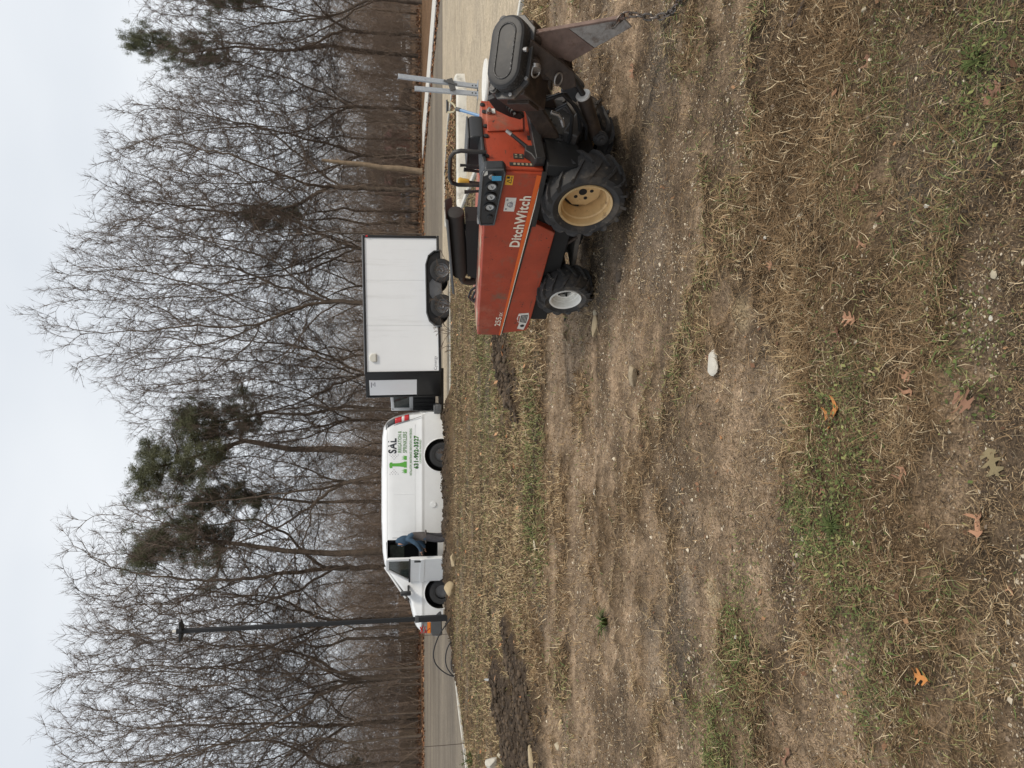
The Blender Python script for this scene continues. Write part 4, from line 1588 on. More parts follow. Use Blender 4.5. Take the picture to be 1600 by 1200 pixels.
# nose: lamps, grille, bumper
front = MB()
front.prism([(-.10, .36), (-.12, .44), (-.11, .66), (.0, .70), (.42, .70), (.62, .60), (.62, .40)], -.965, .965, 'y')
front.build('bumper', M['grey_plastic'], van, bevel=.03)
bl = MB().box((-.02, 0, .54), (.24, 1.9, .035))
bl.build('bumper_strip', M['chrome'], van)
gr = MB()
gr.box((-.005, 0, .84), (.05, 1.2, .26))
for k in range(4):
    gr.box((-.035, 0, .74 + k * .065), (.03, 1.2, .018))
gr.build('grille', M['grey_plastic'], van)
for s in (-1, 1):
    h = MB().prism([(-.02, .80), (.30, .80), (.33, .97), (.03, 1.0), (-.02, .96)], s * .60, s * .962, 'y')
    h.build('headlamp', M['headlamp'], van, bevel=.015)
    MB().prism([(-.025, .70), (.285, .70), (.29, .795), (-.022, .795)], s * .60, s * .966, 'y').build('indicator', M['lamp_orange'], van, bevel=.01)
# mirror
mr_ = MB()
mr_.box((1.22, -1.16, 1.42), (.10, .20, .30))
mr_.bar((1.40, -.96, 1.34), (1.24, -1.1, 1.34), .06, .06)
mr_.build('mirror', M['plastic'], van, bevel=.03)

# driver door, swung open
door = part_group('driver_door', van, (DOOR_X, -.985, 0))
door.rotation_euler = (0, 0, R(-43))
dp = MB()
W_ = 1.14
dp.prism([(0, .44), (.10, .36), (1.12, .36), (W_, .44), (W_, 1.30), (0, 1.30)], -.05, .05)
dpo = dp.build('door_panel', M['van_white'], door, bevel=.02)
rid = MB().prism([(0, .90), (W_, .90), (W_, 1.03), (0, 1.03)], -.068, -.045)
rid.build('door_ridge', M['van_white'], door, bevel=.014, seg=3)
fr_ = MB()
fr_.bar((W_ - .05, 0, 1.28), (W_ - .04, 0, 1.90), .10, .07, up=(0, 1, 0))
fr_.bar((W_ - .02, 0, 1.925), (.60, 0, 1.925), .09, .07, up=(0, 1, 0))
fr_.bar((.63, 0, 1.93), (.02, 0, 1.30), .08, .07, up=(0, 1, 0))
fr_.build('window_frame', M['van_white'], door, bevel=.015)
gl = MB().prism([(.09, 1.30), (W_ - .09, 1.30), (W_ - .08, 1.89), (.62, 1.89)], -.008, .008)
gl.build('window_pane', M['glass'], door)
MB().prism([(.0, 1.295), (W_, 1.295), (W_, 1.335), (.0, 1.335)], -.057, -.03).build('window_seal', M['plastic'], door)
hd = MB().box((W_ - .09, -.062, 1.10), (.075, .03, .185))
hd.build('door_handle', M['plastic'], door, bevel=.02)
tr_ = MB().box((W_ * .5, .065, .9), (W_ * .86, .04, .7))
tr_.build('door_trim', M['grey_plastic'], door, bevel=.02)
# seat and wheel seen through the doorway
st = MB()
st.box((2.30, -.45, .95), (.52, .5, .16))
st.box((2.58, -.45, 1.35), (.14, .5, .75))
st.box((2.60, -.45, 1.82), (.10, .26, .18))
st.build('driver_seat', mat('grey_seat_cloth', (.07, .07, .075), .9, var=.2), van, bevel=.05)
MB().box((2.05, -.2, 1.66), (.72, .03, .42)).build('far_window', mat('far_window_view', (.10, .115, .085), .25, var=.5, vscale=5), van)

# rear: corner trim and lamp, open rear door, bumper
tl = MB()
for z0, z1, mm in [(1.66, 1.93, None)]:
    pass


def rear_corner(z0, z1, off, name, m):
    q = MB()
    zs = np.linspace(z0, z1, 6)
    rows = []
    for z in zs:
        xr = interp([(0.5, 6.38), (.9, 6.37), (1.34, 6.30), (1.76, 6.18), (1.93, 6.08), (2.06, 5.9)], z)
        h = van_half(z) * .955
        rows.append([(xr - .14, -van_half(z) - off, z), (xr - .02, -h - off * 1.5, z), (xr + off, -h + .08, z), (xr + off, -h + .2, z)])
    vs = [p for r in rows for p in r]
    fs = [(i * 4 + k, i * 4 + k + 1, (i + 1) * 4 + k + 1, (i + 1) * 4 + k) for i in range(5) for k in range(3)]
    q.add(vs, fs)
    o = q.build(name, m, van)
    sol = o.modifiers.new('solid', 'SOLIDIFY')
    sol.thickness = .02
    sol.offset = -1


rear_corner(1.72, 1.985, .006, 'corner_trim', M['grey_plastic'])
rear_corner(1.53, 1.718, .010, 'tail_lamp', M['lamp_red'])
rear_corner(1.455, 1.527, .010, 'reverse_lamp', M['lamp_white'])
rear_corner(1.33, 1.452, .010, 'tail_lamp', M['lamp_red'])
rb = MB()
rb.box((6.50, 0, .46), (.20, 1.92, .16))
rb.box((6.45, -.78, .50), (.26, .34, .22))
rb.build('rear_bumper', M['grey_plastic'], van, bevel=.03)
rd = part_group('rear_door', van, (6.36, .86, 0))
rd.rotation_euler = (0, 0, R(-8))
f = MB()
f.bar((.0, 0, 1.78), (.78, 0, 1.85), .10, .06, up=(0, 1, 0))
f.bar((.74, 0, 1.88), (.74, 0, 1.16), .08, .06, up=(0, 1, 0))
f.bar((.05, 0, 1.84), (.05, 0, 1.16), .10, .06, up=(0, 1, 0))
f.bar((.0, 0, 1.22), (.78, 0, 1.22), .12, .06, up=(0, 1, 0))
f.build('door_frame', M['van_white'], rd, bevel=.02)
MB().prism([(.09, 1.27), (.71, 1.27), (.71, 1.80), (.09, 1.74)], -.01, .01).build('window_pane', M['glass'], rd)
MB().prism([(.0, .48), (.78, .48), (.78, 1.17), (.0, 1.17)], -.015, .03).build('door_skin', M['van_white'], rd)
k = MB()
for i in range(6):
    k.box((.08 + i * .125, -.035, .82), (.10, .04, .66))
k.box((.39, -.02, .82), (.76, .02, .70))
k.build('ribbed_liner', M['plastic'], rd, bevel=.012)

# lettering and the sprinkler emblem on the van side
def sign_at(y0, V1):
    def put(u, w):
        x, z = vx(y0) + u, vz(V1) + w
        return van_side(x, z + .012, .008)
    return put


def vtext(name, body_, m, y_left, y_right, V_top, V_bot, bold=0.0):
    text_mesh(name, body_, m, van, sign_at(y_left, V_bot), (y_left - y_right) * PX, (V_bot - V_top) * PX, bold)


vtext('lettering', 'SAL', M['navy_print'], 707.5, 684, 608.5, 621.4, .03)
vtext('lettering', 'IRRIGATION &', M['thin_green_print'], 706.5, 672.8, 623.2, 628.9, .015)
vtext('lettering', 'SPRINKLERS', M['thin_green_print'], 706.5, 673.9, 630.8, 637.2, .015)
vtext('lettering', 'INSTALLATION | MAINTENANCE | RENOVATION | WINTERIZING', M['thin_green_print'], 741.5, 669, 641.2, 645.8, .02)
vtext('lettering', '631-902-3527', M['dkgreen_print'], 731.3, 679.8, 647.4, 655.2, .05)
vtext('lettering', '631-902-3527', M['green_print'], 731.1, 680.0, 647.8, 654.8, .02)
vtext('lettering', 'LICENSED & INSURED', M['thin_green_print'], 722.8, 686.3, 656.2, 659.0, .015)
em = MB()


def eflat(poly, off=.0055):
    vs = [van_side(vx(y), vz(V) + .012, off) for V, y in poly]
    vs2 = [van_side(vx(y), vz(V) + .012, off - .004) for V, y in poly]
    n_ = len(poly)
    em.add(vs + vs2, [tuple(range(n_)), tuple(range(2 * n_ - 1, n_ - 1, -1))] + [(i, (i + 1) % n_, n_ + (i + 1) % n_, n_ + i) for i in range(n_)])


eflat([(610.5, 729), (610.2, 724), (611.5, 721.5), (615, 721.5), (615, 723), (626, 722.5), (632, 721), (633, 720), (637, 720), (637, 729.5), (633, 729.5), (632, 728.5), (626, 727.8), (615, 727.5), (615, 730), (612, 730.5)])
for y0 in (714.5, 735):
    for k, (dy, hV, w) in enumerate([(-3.4, 6.2, 1.2), (-1.6, 8.6, 1.3), (.4, 6.6, 1.2), (2.0, 8.2, 1.2), (3.4, 5.0, 1.0)]):
        eflat([(637, y0 + dy * .55 - w), (637, y0 + dy * .55 + w), (637 - hV, y0 + dy)], .0055 + .0004 * k)
emo = em.build('sprinkler_emblem', M['green_print'], van, smooth=False)
dots = MB()
for sgn, y0 in ((-1, 716.5), (1, 733)):
    for row in range(4):
        for j in range(row + 1):
            yy = y0 + sgn * (row * 2.2)
            VV = 617.5 + (j - row / 2) * 4.2
            p = Vector(van_side(vx(yy), vz(VV) + .012, .0))
            dots.cyl(p, p + Vector((0, -.006, 0)), .011, n=8)
tag(dots.build('emblem_dots', M['grey_print'], van, smooth=False), kind='stuff')

# ------------------------------------------------------------------ white cargo trailer behind it
TY = 21.0
tx0 = (1200 - 580 - 600) / FOC * TY
tx1 = (1200 - 369 - 600) / FOC * TY
trl = thing('cargo_trailer', 'white enclosed cargo trailer with black trim and black nose behind the van', 'trailer', (tx0, TY, LOT_Z))
trl.rotation_euler = (0, R(-1.15), 0)
LB = tx1 - tx0
ZB, ZT = .40, 2.57
WT = 2.1
# white side skins in three sheets with joints, black frame round them
MB().box((LB / 2, WT / 2, (ZB + ZT) / 2), (LB - .02, WT - .04, ZT - ZB - .04)).build('box', M['trim_black'], trl)
xs_ = [.02, .02 + (LB - .1) * .345, .02 + (LB - .1) * .685, LB - .07]
for a, b in zip(xs_, xs_[1:]):
    MB().box(((a + b) / 2, .012, (ZB + .07 + ZT - .07) / 2), (b - a - .003, .02, ZT - ZB - .13)).build('skin_sheet', M['white_panel'], trl, bevel=.003)
fr_ = MB()
fr_.box((LB / 2, -.002, ZT - .030), (LB + .0, .06, .055))
fr_.box((LB / 2, -.002, ZB + .025), (LB + .0, .06, .06))
fr_.box((LB - .035, -.006, (ZB + ZT) / 2), (.065, .06, ZT - ZB - .14))
fr_.box((.0, -.006, (ZB + ZT) / 2), (.04, .06, ZT - ZB - .14))
fr_.build('trim', M['trim_black'], trl, bevel=.008)
MB().box((LB / 2 - .02, WT / 2, ZT + .008), (LB + .04, WT, .018)).build('roof', mat('grey_trailer_roof', (.25, .25, .26), .5), trl)
ns = MB()
nose = [(0, 0), (-.72, .62), (-.72, 1.48), (0, WT)]
ns.prism(nose, ZB, ZT, 'z')
ns.build('nose', M['trim_black'], trl, bevel=.01)


def nose_pt(u, z, off):
    d = Vector((-.72, .62, 0))
    nrm = Vector((-.62, -.72, 0)).normalized()
    p = d * u + nrm * off
    return (p.x, p.y, z)


def nose_plate(u0, u1, z0, z1, off, name, m, bevel=.002):
    q = MB()
    vs = [nose_pt(u, z, o) for o in (-.002, off) for u, z in ((u0, z0), (u1, z0), (u1, z1), (u0, z1))]
    q.add(vs, [(3, 2, 1, 0), (4, 5, 6, 7), (0, 1, 5, 4), (1, 2, 6, 5), (2, 3, 7, 6), (3, 0, 4, 7)])
    return q.build(name, m, trl, bevel=bevel)


nose_plate(.30, .90, 1.10, 2.46, .014, 'nose_panel', M['white_panel'])
nose_plate(.03, .98, 1.06, 1.085, .02, 'nose_strip', M['trim_black'])
nose_plate(.02, .06, ZB + .05, ZT - .05, .02, 'corner_trim', M['trim_black'])
nose_plate(.955, .995, ZB + .05, ZT - .05, .02, 'corner_trim', M['trim_black'])
for i, w in enumerate((.20, .12, .16)):
    nose_plate(.38 if i != 1 else .42, .38 + w, 2.39 - i * .05, 2.415 - i * .05, .0155, 'small_print', M['grey_print'], 0)
v_ = MB()
v_.prism([(.30, 2.24), (.30, 2.36), (.35, 2.42), (.42, 2.44), (.49, 2.42), (.54, 2.36), (.54, 2.24)], -.06, .01)
v_.build('side_vent', mat('cream_vent', (.66, .64, .57), .5), trl, bevel=.02)
text_mesh('lettering', 'Cynergy', M['grey_print'], trl, lambda u, w: (.05 + u, -.003, .50 + w), .40, .11)
# running gear
fx = [(1200 - 478 - 600) / FOC * TY - tx0 - .02, (1200 - 425 - 600) / FOC * TY - tx0 + .02]
fd = MB()
mid = (fx[0] + fx[1]) / 2
fw = (fx[1] - fx[0]) / 2
fd.prism([(mid - fw - .56, .36), (mid - fw - .53, .55), (mid - fw - .40, .70), (mid - fw - .18, .77), (mid + fw + .18, .77), (mid + fw + .40, .70), (mid + fw + .53, .55), (mid + fw + .56, .36)], -.06, .03)
fd.build('fender', M['black'], trl, bevel=.02)
arc = MB()
pl = [(mid - fw - .58, .36), (mid - fw - .55, .56), (mid - fw - .42, .715), (mid - fw - .18, .79), (mid + fw + .18, .79), (mid + fw + .42, .715), (mid + fw + .55, .56), (mid + fw + .58, .36)]
for a, b in zip(pl, pl[1:]):
    arc.bar((a[0], -.10, a[1]), (b[0], -.10, b[1]), .20, .025)
arc.build('fender_edge', M['grey_plastic'], trl)
sk = MB()
sk.prism([(mid - .36, .42), (mid - .30, .60), (mid - .16, .70), (mid + .16, .70), (mid + .30, .60), (mid + .36, .42), (mid + .12, .34), (mid - .12, .34)], -.085, -.055)
sk.build('fender_plate', M['wheel_grey'], trl, bevel=.01)
for x_ in fx:
    for yy, s in ((-.09, -1), (WT + .09, 1)):
        w = part_group('wheel', trl, (x_, yy, .345))
        Mx = Matrix.Rotation(R(90) * (1 if s < 0 else -1), 4, 'X')
        MB().lathe([(.19, -.09), (.27, -.10), (.325, -.085), (.345, -.05), (.345, .05), (.325, .085), (.27, .10), (.20, .09)], 32, Mx).build('tyre', M['van_tyre'], w)
        r_ = MB().lathe([(0, .02), (.05, .06), (.07, .06), (.08, .02), (.17, .03), (.185, .08), (.205, .09), (.21, .08), (.19, -.02), (0, -.02)], 28, Mx)
        r_.build('rim', M['wheel_grey'], w)
tg = MB()
tg.bar((.1, .55, .36), (-1.55, 1.05, .36), .09, .13)
tg.bar((.1, 1.55, .36), (-1.55, 1.05, .36), .09, .13)
tg.bar((-1.4, 1.05, .38), (-1.85, 1.05, .42), .10, .12)
tg.build('tongue', M['black'], trl, bevel=.008)
jk = MB()
jk.cyl((-1.22, .98, .02), (-1.22, .98, .62), .035)
jk.cyl((-1.22, .98, .6), (-1.22, .98, .95), .045)
jk.bar((-1.22, .98, .93), (-1.22, .82, .93), .02, .02)
jk.cyl((-1.22, .98, .0), (-1.22, .98, .03), .09)
jk.build('jack', M['black'], trl)
lt_ = MB().box((LB - .035, -.04, 2.44), (.05, .03, .05))
lt_.build('marker_lamp', M['lamp_red'], trl)
# ------------------------------------------------------------------ orange walk-behind vibratory plow
# local axes: x towards the hood's front, y to its left (towards the camera), z up; origin at the near rear wheel's outer face
MO = Vector((1.20, 4.43, 0.0))
MF = Vector((-.526, .851, 0)).normalized()
ML = Vector((-MF.y, MF.x, 0))
plow = thing('vibratory_plow', 'orange red walk-behind vibratory plow with cream and white wheels and a raised blade', 'plow machine', (MO.x, MO.y, -.005), math.atan2(MF.y, MF.x))


def w2m(p):
    d = Vector(p) - MO
    return Vector((d.dot(MF), d.dot(ML), d.z))


def w2mdir(d):
    d = Vector(d)
    return Vector((d.dot(MF), d.dot(ML), d.z))


NEAR, FARY = -.08, -.74                              # the hood's two sides


def part(mb, name, m, bevel=0.0, parent=None, **kw):
    return mb.build(name, m, parent or plow, bevel=bevel, **kw)


def top_z(x):
    return .828 + (1.65 - x) / 1.73 * .105


# hood: upper shell, lower side panels, top sheet
hood = MB().prism([(1.65, top_z(1.65)), (1.655, .636), (-.07, .572), (-.07, top_z(-.07))], FARY, NEAR)
part(hood, 'hood', M['red'], bevel=.012, seg=3)
low = MB().prism([(1.64, .628), (1.60, .43), (1.56, .415), (.456, .400), (.365, .566), (.40, .576)], FARY + .01, NEAR - .012)
part(low, 'lower_side_panel', M['red'], bevel=.006)
top = MB().prism([(1.62, top_z(1.62) + .004), (.34, top_z(.34) + .004), (.34, top_z(.34) - .01), (1.62, top_z(1.62) - .01)], FARY + .03, NEAR - .03)
part(top, 'hood_top_sheet', M['redtop'])
stripe = MB().prism([(1.648, .649), (1.648, .637), (-.055, .583), (-.06, .614)], NEAR - .002, NEAR + .002)
part(stripe, 'stripe', M['orange'])
pin = MB().prism([(1.648, .6355), (1.648, .6315), (-.055, .574), (-.055, .581)], NEAR - .002, NEAR + .0025)
part(pin, 'pinstripe', M['cream_print'])
gr_ = MB().prism([(1.64, .629), (1.64, .622), (.40, .572), (.40, .580)], NEAR - .02, NEAR - .006)
part(gr_, 'panel_gap', M['black'])
# seam bolts along the near side and scuffed lower edge
lip_ = MB().bar((-.09, NEAR + .004, .57), (.38, NEAR + .004, .566), .012, .03, up=(0, 0, 1))
part(lip_, 'lower_edge', M['black'])


# lettering runs along the stripe
def side_put(x0, z0, slope):
    def put(u, w):
        return (x0 - u, NEAR + .0025, z0 - u * slope + w)
    return put


SL = .0155
text_mesh('lettering', 'DitchWitch', M['cream_print'], plow, side_put(.592, .631, SL * 1.4), .478, .072, .030)
text_mesh('lettering', '255', M['cream_print'], plow, side_put(1.520, .655, SL), .118, .046, .02)
text_mesh('lettering', 'SX', M['cream_print'], plow, side_put(1.392, .653, SL), .052, .026, .015)


def side_plate(x0, x1, z0, z1, off, name, m, slope=0.0):
    q = MB()
    vs = [(x, NEAR + o, z + (x0 - x) * slope) for o in (-.003, off) for x, z in ((x0, z0), (x1, z0), (x1, z1), (x0, z1))]
    q.add(vs, [(3, 2, 1, 0), (4, 5, 6, 7), (0, 1, 5, 4), (1, 2, 6, 5), (2, 3, 7, 6), (3, 0, 4, 7)])
    return part(q, name, m, smooth=False)


pl_ = side_plate(.255, .135, .715, .785, .002, 'white_placard', M['white_print'])
dgm = MB()
for x, z, w, h in [(.235, .772, .012, .012), (.155, .772, .012, .012), (.195, .75, .05, .004), (.195, .742, .055, .004), (.195, .734, .04, .004)]:
    dgm.box((x, NEAR + .0025, z), (w, .002, h))
tag(part(dgm, 'placard_print', M['grey_print']), kind='stuff')
cir = MB().tube([(.195 + .017 * math.cos(a), NEAR + .003, .75 + .017 * math.sin(a)) for a in np.linspace(0, 6.283, 20)], .0022, 4)
part(cir, 'placard_ring', M['grey_print'])
side_plate(.028, -.048, .757, .805, .002, 'warning_sticker', M['yellow_print'])
tri = MB()
for a, b in [((.012, .768), (-.004, .795)), ((-.004, .795), (-.018, .768)), ((.012, .768), (-.018, .768))]:
    tri.bar((a[0], NEAR + .0028, a[1]), (b[0], NEAR + .0028, b[1]), .003, .002, up=(0, 1, 0))
tri.box((-.033, NEAR + .0028, .79), (.016, .002, .018))
tri.box((-.033, NEAR + .0028, .768), (.014, .002, .006))
tag(part(tri, 'sticker_print', M['black_print']), kind='stuff')
# torn decal at the lower front corner of the near side
dc = MB().prism([(1.585, .452), (1.43, .432), (1.36, .442), (1.372, .520), (1.44, .528), (1.50, .500), (1.57, .508)], NEAR - .013, NEAR - .0105)
part(dc, 'torn_decal', M['white_print'])
db = MB().prism([(1.49, .446), (1.385, .446), (1.392, .500), (1.48, .498)], NEAR - .0115, NEAR - .0092)
part(db, 'decal_text_block', M['black_print'])
ln = MB()
for i in range(4):
    ln.box((1.437, NEAR - .0088, .456 + i * .011), (.085, .001, .003))
ln.box((1.43, NEAR - .0102, .512), (.10, .001, .010))
tag(part(ln, 'decal_print', M['white_print']), kind='stuff')
rd_ = MB().prism([(1.475, .505), (1.40, .508), (1.402, .520), (1.47, .516)], NEAR - .0105, NEAR - .0085)
part(rd_, 'decal_band', M['red'])
ey = MB().cyl((1.53, NEAR - .011, .472), (1.53, NEAR - .0088, .472), .017, n=12)
part(ey, 'decal_mark', M['black_print'])

# console on the rear corner of the hood: gauge plate on the side, sloping top along the rear edge
con = MB().prism([(.365, .835), (.375, .935), (.30, .952), (-.07, .965), (-.115, .945), (-.125, .83), (-.10, .812)], NEAR - .05, NEAR + .025)
part(con, 'console', M['console'], bevel=.012, seg=3)
lipc = MB().tube([(.355, NEAR + .027, .838), (.362, NEAR + .027, .925), (.29, NEAR + .027, .942), (-.07, NEAR + .027, .955), (-.108, NEAR + .027, .94), (-.115, NEAR + .027, .832), (-.09, NEAR + .027, .82), (.355, NEAR + .027, .838)], .006, 6)
part(lipc, 'console_rim', M['shield'])
con2 = MB().add([(-.10, NEAR - .03, .955), (-.10, NEAR - .34, .955), (-.03, NEAR - .34, .965), (.0, NEAR - .03, .968), (-.10, NEAR - .03, .925), (-.10, NEAR - .30, .935), (-.02, NEAR - .30, .935), (.0, NEAR - .03, .925)],
                [(0, 1, 2, 3), (7, 6, 5, 4), (0, 4, 5, 1), (1, 5, 6, 2), (2, 6, 7, 3), (3, 7, 4, 0)])
part(con2, 'console_top', M['console'], bevel=.008)
for gx_, gz_ in ((.022, .890), (.108, .887), (.196, .884)):
    gg = part_group('gauge', plow, (gx_, NEAR + .026, gz_))
    Mx = Matrix.Rotation(R(-90), 4, 'X')
    MB().lathe([(.0, .002), (.027, .002), (.028, .012), (.034, .014), (.038, .010), (.039, -.006)], 28, Mx).build('bezel', M['plastic'], gg)
    MB().lathe([(.0, .006), (.026, .006), (.026, .0)], 28, Mx).build('dial', M['gauge'], gg)
    ndl = MB().bar((.012, .0075, -.006), (-.010, .0075, .006), .003, .002, up=(0, 1, 0))
    ndl.box((0, .0075, -.008), (.014, .001, .003))
    ndl.build('needle', M['plastic'], gg)
part(MB().cyl((.285, NEAR + .024, .872), (.285, NEAR + .034, .872), .018, n=16), 'plug_button', M['plastic'], bevel=.003)
part(MB().cyl((-.062, NEAR + .024, .900), (-.062, NEAR + .040, .900), .019, n=14), 'key_switch', M['steel'], bevel=.003)
q = MB()
q.bar((-.062, NEAR + .05, .90), (-.068, NEAR + .052, .842), .034, .003, up=(0, 1, 0))
part(q, 'blue_key_tag', M['blue_tag'])
wt = MB().prism([(-.07, .925), (-.05, .957), (-.09, .953), (-.10, .928)], NEAR + .022, NEAR + .027)
part(wt, 'white_sticker', M['white_print'])

# guard hoop, levers, tool box, fuel cap on the top
hp = MB()
hy = -.20
hp.tube([(-.115, hy, .93), (-.118, hy, 1.085), (-.105, hy, 1.125), (-.068, hy, 1.146), (.02, hy, 1.146), (.105, hy, 1.140), (.145, hy, 1.122), (.158, hy, 1.085), (.153, hy, .93)], .0135, 10)
part(hp, 'guard_hoop', M['black'])
for nm, a, b, r0, mm in [('throttle_lever', (.08, -.30, .93), (.084, -.30, 1.072), .008, 'black'), ('hand_lever', (.132, -.30, .92), (.118, -.30, 1.045), .011, 'black'),
                         ('hand_lever', (.296, -.30, .91), (.312, -.30, 1.026), .011, 'black')]:
    lv = MB().tube([a, Vector(a).lerp(Vector(b), .55), b], [r0 * .8, r0 * .9, r0 * 1.25], 8)
    part(lv, nm, M[mm])
kn = MB().tube([(.232, -.30, .92), (.222, -.30, 1.02)], .011, 8)
part(kn, 'shift_lever', M['black'])
kb = MB().lathe([(.0, -.004), (.016, 0), (.021, .015), (.0225, .04), (.027, .055), (.025, .068), (.012, .074), (0, .075)], 18, Matrix.Translation((.221, -.30, 1.003)))
part(kb, 'yellow_knob', M['yellow'])
bx = MB().prism([(-.10, .932), (-.10, 1.0), (-.085, 1.022), (.17, 1.015), (.17, .92)], -.56, -.36)
part(bx, 'battery_box', M['plastic'], bevel=.008)
bt = MB().prism([(-.09, 1.022), (.165, 1.015), (.165, 1.026), (-.09, 1.034)], -.565, -.355)
part(bt, 'battery_cover', M['shield'], bevel=.004)
fc = MB().lathe([(0, .03), (.03, .03), (.034, .02), (.034, 0)], 20, Matrix.Translation((.42, -.16, top_z(.42) + .004)))
part(fc, 'fuel_cap', M['steel'])
# muffler and its bent shield
mu = MB()
ma, mb_ = Vector((1.235, -.38, .985)), Vector((.60, -.40, 1.062))
ax = (mb_ - ma).normalized()
mu.tube([ma - ax * .004, ma, ma + ax * .012, mb_ - ax * .012, mb_, mb_ + ax * .004], [.050, .058, .062, .062, .058, .05], 24)
part(mu, 'muffler', M['soot'])
sh = MB()
s0, s1 = Vector((1.385, -.38, 1.04)), Vector((.585, -.40, 1.137))
w_ = Vector((0, 1, 0))
vs = []
for p in (s0, s1):
    vs += [p + w_ * .10 + Vector((0, 0, -.018)), p + w_ * .085, p - w_ * .10, p - w_ * .13 + Vector((0, 0, -.05))]
sh.add(vs, [(0, 1, 5, 4), (1, 2, 6, 5), (2, 3, 7, 6)])
so = part(sh, 'heat_shield', M['shield'])
so.modifiers.new('solid', 'SOLIDIFY').thickness = .004
br_ = MB()
br_.prism([(.62, .88), (.62, .99), (1.22, .93), (1.26, .85)], -.48, -.34)
br_.bar((.75, -.40, .88), (.75, -.40, 1.0), .05, .02)
br_.bar((1.1, -.40, .85), (1.1, -.40, .96), .05, .02)
part(br_, 'muffler_bracket', M['dark_metal'])
ex = MB().tube([(1.23, -.38, .965), (1.30, -.38, .965), (1.335, -.38, .945), (1.345, -.38, .90), (1.345, -.40, .82)], .028, 12)
part(ex, 'exhaust_pipe', M['greasy'])
for dx, ph in ((0, 0), (.03, .3), (.055, -.2)):
    hs = MB().tube([(1.36 + dx, -.36, .83), (1.40 + dx, -.34, .885 - dx), (1.47 + dx * .6, -.33, .90 - dx), (1.55 + dx * .4, -.36, .87 - dx * .5), (1.585, -.40, .82)], .009, 6)
    part(hs, 'hose', M['hose_black'])
part(MB().prism([(1.38, .82), (1.40, .87), (1.30, .90), (1.28, .83)], -.50, -.42), 'manifold_bracket', M['black'])


# rear panel: door, bolts, latch, placards, lever
def rear(y, z, off=0.0):
    return (-.07 - off, y, z)


rp = MB().prism([(-.10, .574), (-.10, .942), (-.736, .928), (-.736, .70), (-.60, .606), (-.50, .580)], -.085, -.066, 'x')
part(rp, 'rear_panel', M['red'], bevel=.005)
dr = MB().prism([(-.425, .905), (-.452, .668), (-.66, .655), (-.70, .70), (-.70, .90)], -.097, -.084, 'x')
part(dr, 'access_door', M['red'], bevel=.005)
for y, z in ((-.20, .925), (-.385, .915), (-.48, .912), (-.69, .92), (-.62, .912)):
    bo = MB().lathe([(0, .012), (.009, .012), (.011, .009), (.017, .008), (.017, 0)], 12, Matrix.Translation((-.084, y, z)) @ Matrix.Rotation(R(-90), 4, 'Y'))
    part(bo, 'bolt', M['black'])
lt = MB().cyl((-.095, -.60, .885), (-.118, -.60, .885), .019, n=14)
lt.cyl((-.118, -.60, .885), (-.135, -.60, .885), .010, n=10)
part(lt, 'door_latch', M['steel'])
tg_ = MB().box((-.104, -.612, .855), (.003, .045, .022))
part(tg_, 'white_tag', M['white_print'])


def rear_plate(y0, y1, z0, z1, name, m, off=.003):
    return part(MB().box((-.0855 - off / 2, (y0 + y1) / 2, (z0 + z1) / 2), (off, abs(y1 - y0), abs(z1 - z0))), name, m)


rear_plate(-.125, -.155, .63, .785, 'dark_placard', M['dark_plate'])
rear_plate(-.19, -.235, .69, .755, 'dark_placard', M['dark_plate'])
rear_plate(-.37, -.41, .60, .65, 'dark_placard', M['dark_plate'])
pr_ = MB()
for k in range(5):
    pr_.box((-.0895, -.14, .65 + k * .026), (.001, .018, .014))
for i in range(2):
    for k in range(2):
        pr_.box((-.0895, -.203 - i * .02, .708 + k * .03), (.001, .009, .015))
tag(part(pr_, 'placard_print', M['wood_chunk']), kind='stuff')
lv = MB().tube([(-.11, -.215, .62), (-.14, -.27, .70), (-.165, -.325, .775)], [.016, .013, .011], 8)
part(lv, 'steering_lever', M['black'])
part(MB().tube([(-.163, -.32, .768), (-.172, -.342, .800)], .013, 10), 'lever_tip', M['steel'])
lb = MB().prism([(-.13, .565), (-.12, .635), (-.17, .655), (-.20, .69), (-.245, .685), (-.25, .625), (-.285, .58), (-.28, .555)], -.150, -.088, 'x')
part(lb, 'lever_bracket', M['black'], bevel=.006)
rod = MB().tube([(-.12, -.33, .62), (-.17, -.48, .50)], .011, 8)
part(rod, 'link_rod', M['black'])

# chassis, axles, engine parts seen under the hood
ch = MB()
ch.box((.76, -.41, .42), (1.5, .54, .30))  # belly filled in so that no light passes under the hood
ch.box((.62, -.45, .30), (.80, .40, .14))
ch.box((.10, -.41, .33), (.34, .46, .24))
ch.box((1.08, -.41, .27), (.20, .44, .12))
part(ch, 'chassis', M['dark_metal'], bevel=.01)
axl = MB().cyl((.115, -.30, .262), (.115, -.52, .262), .055)
part(axl, 'axle', M['greasy'])
axl = MB().cyl((1.085, -.26, .21), (1.085, -.56, .21), .045)
part(axl, 'axle', M['greasy'])
en = MB()
en.box((.70, -.30, .33), (.18, .12, .10))
en.cyl((.60, -.24, .31), (.80, -.24, .29), .045, n=12)
en.box((.80, -.25, .35), (.10, .08, .07))
part(en, 'hydraulic_pump', M['greasy'], bevel=.01)
ft = MB().tube([(.68, -.2, .27), (.63, -.19, .24), (.60, -.2, .20)], .014, 8)
part(ft, 'hose_fitting', M['greasy'])
skd = MB().prism([(.40, .175), (1.02, .125), (1.02, .155), (.40, .215)], -.55, -.24)
part(skd, 'skid_plate', mat('dusty_skid_plate', (.15, .13, .11), .8, var=.3, vscale=12, bump=.2), bevel=.005)


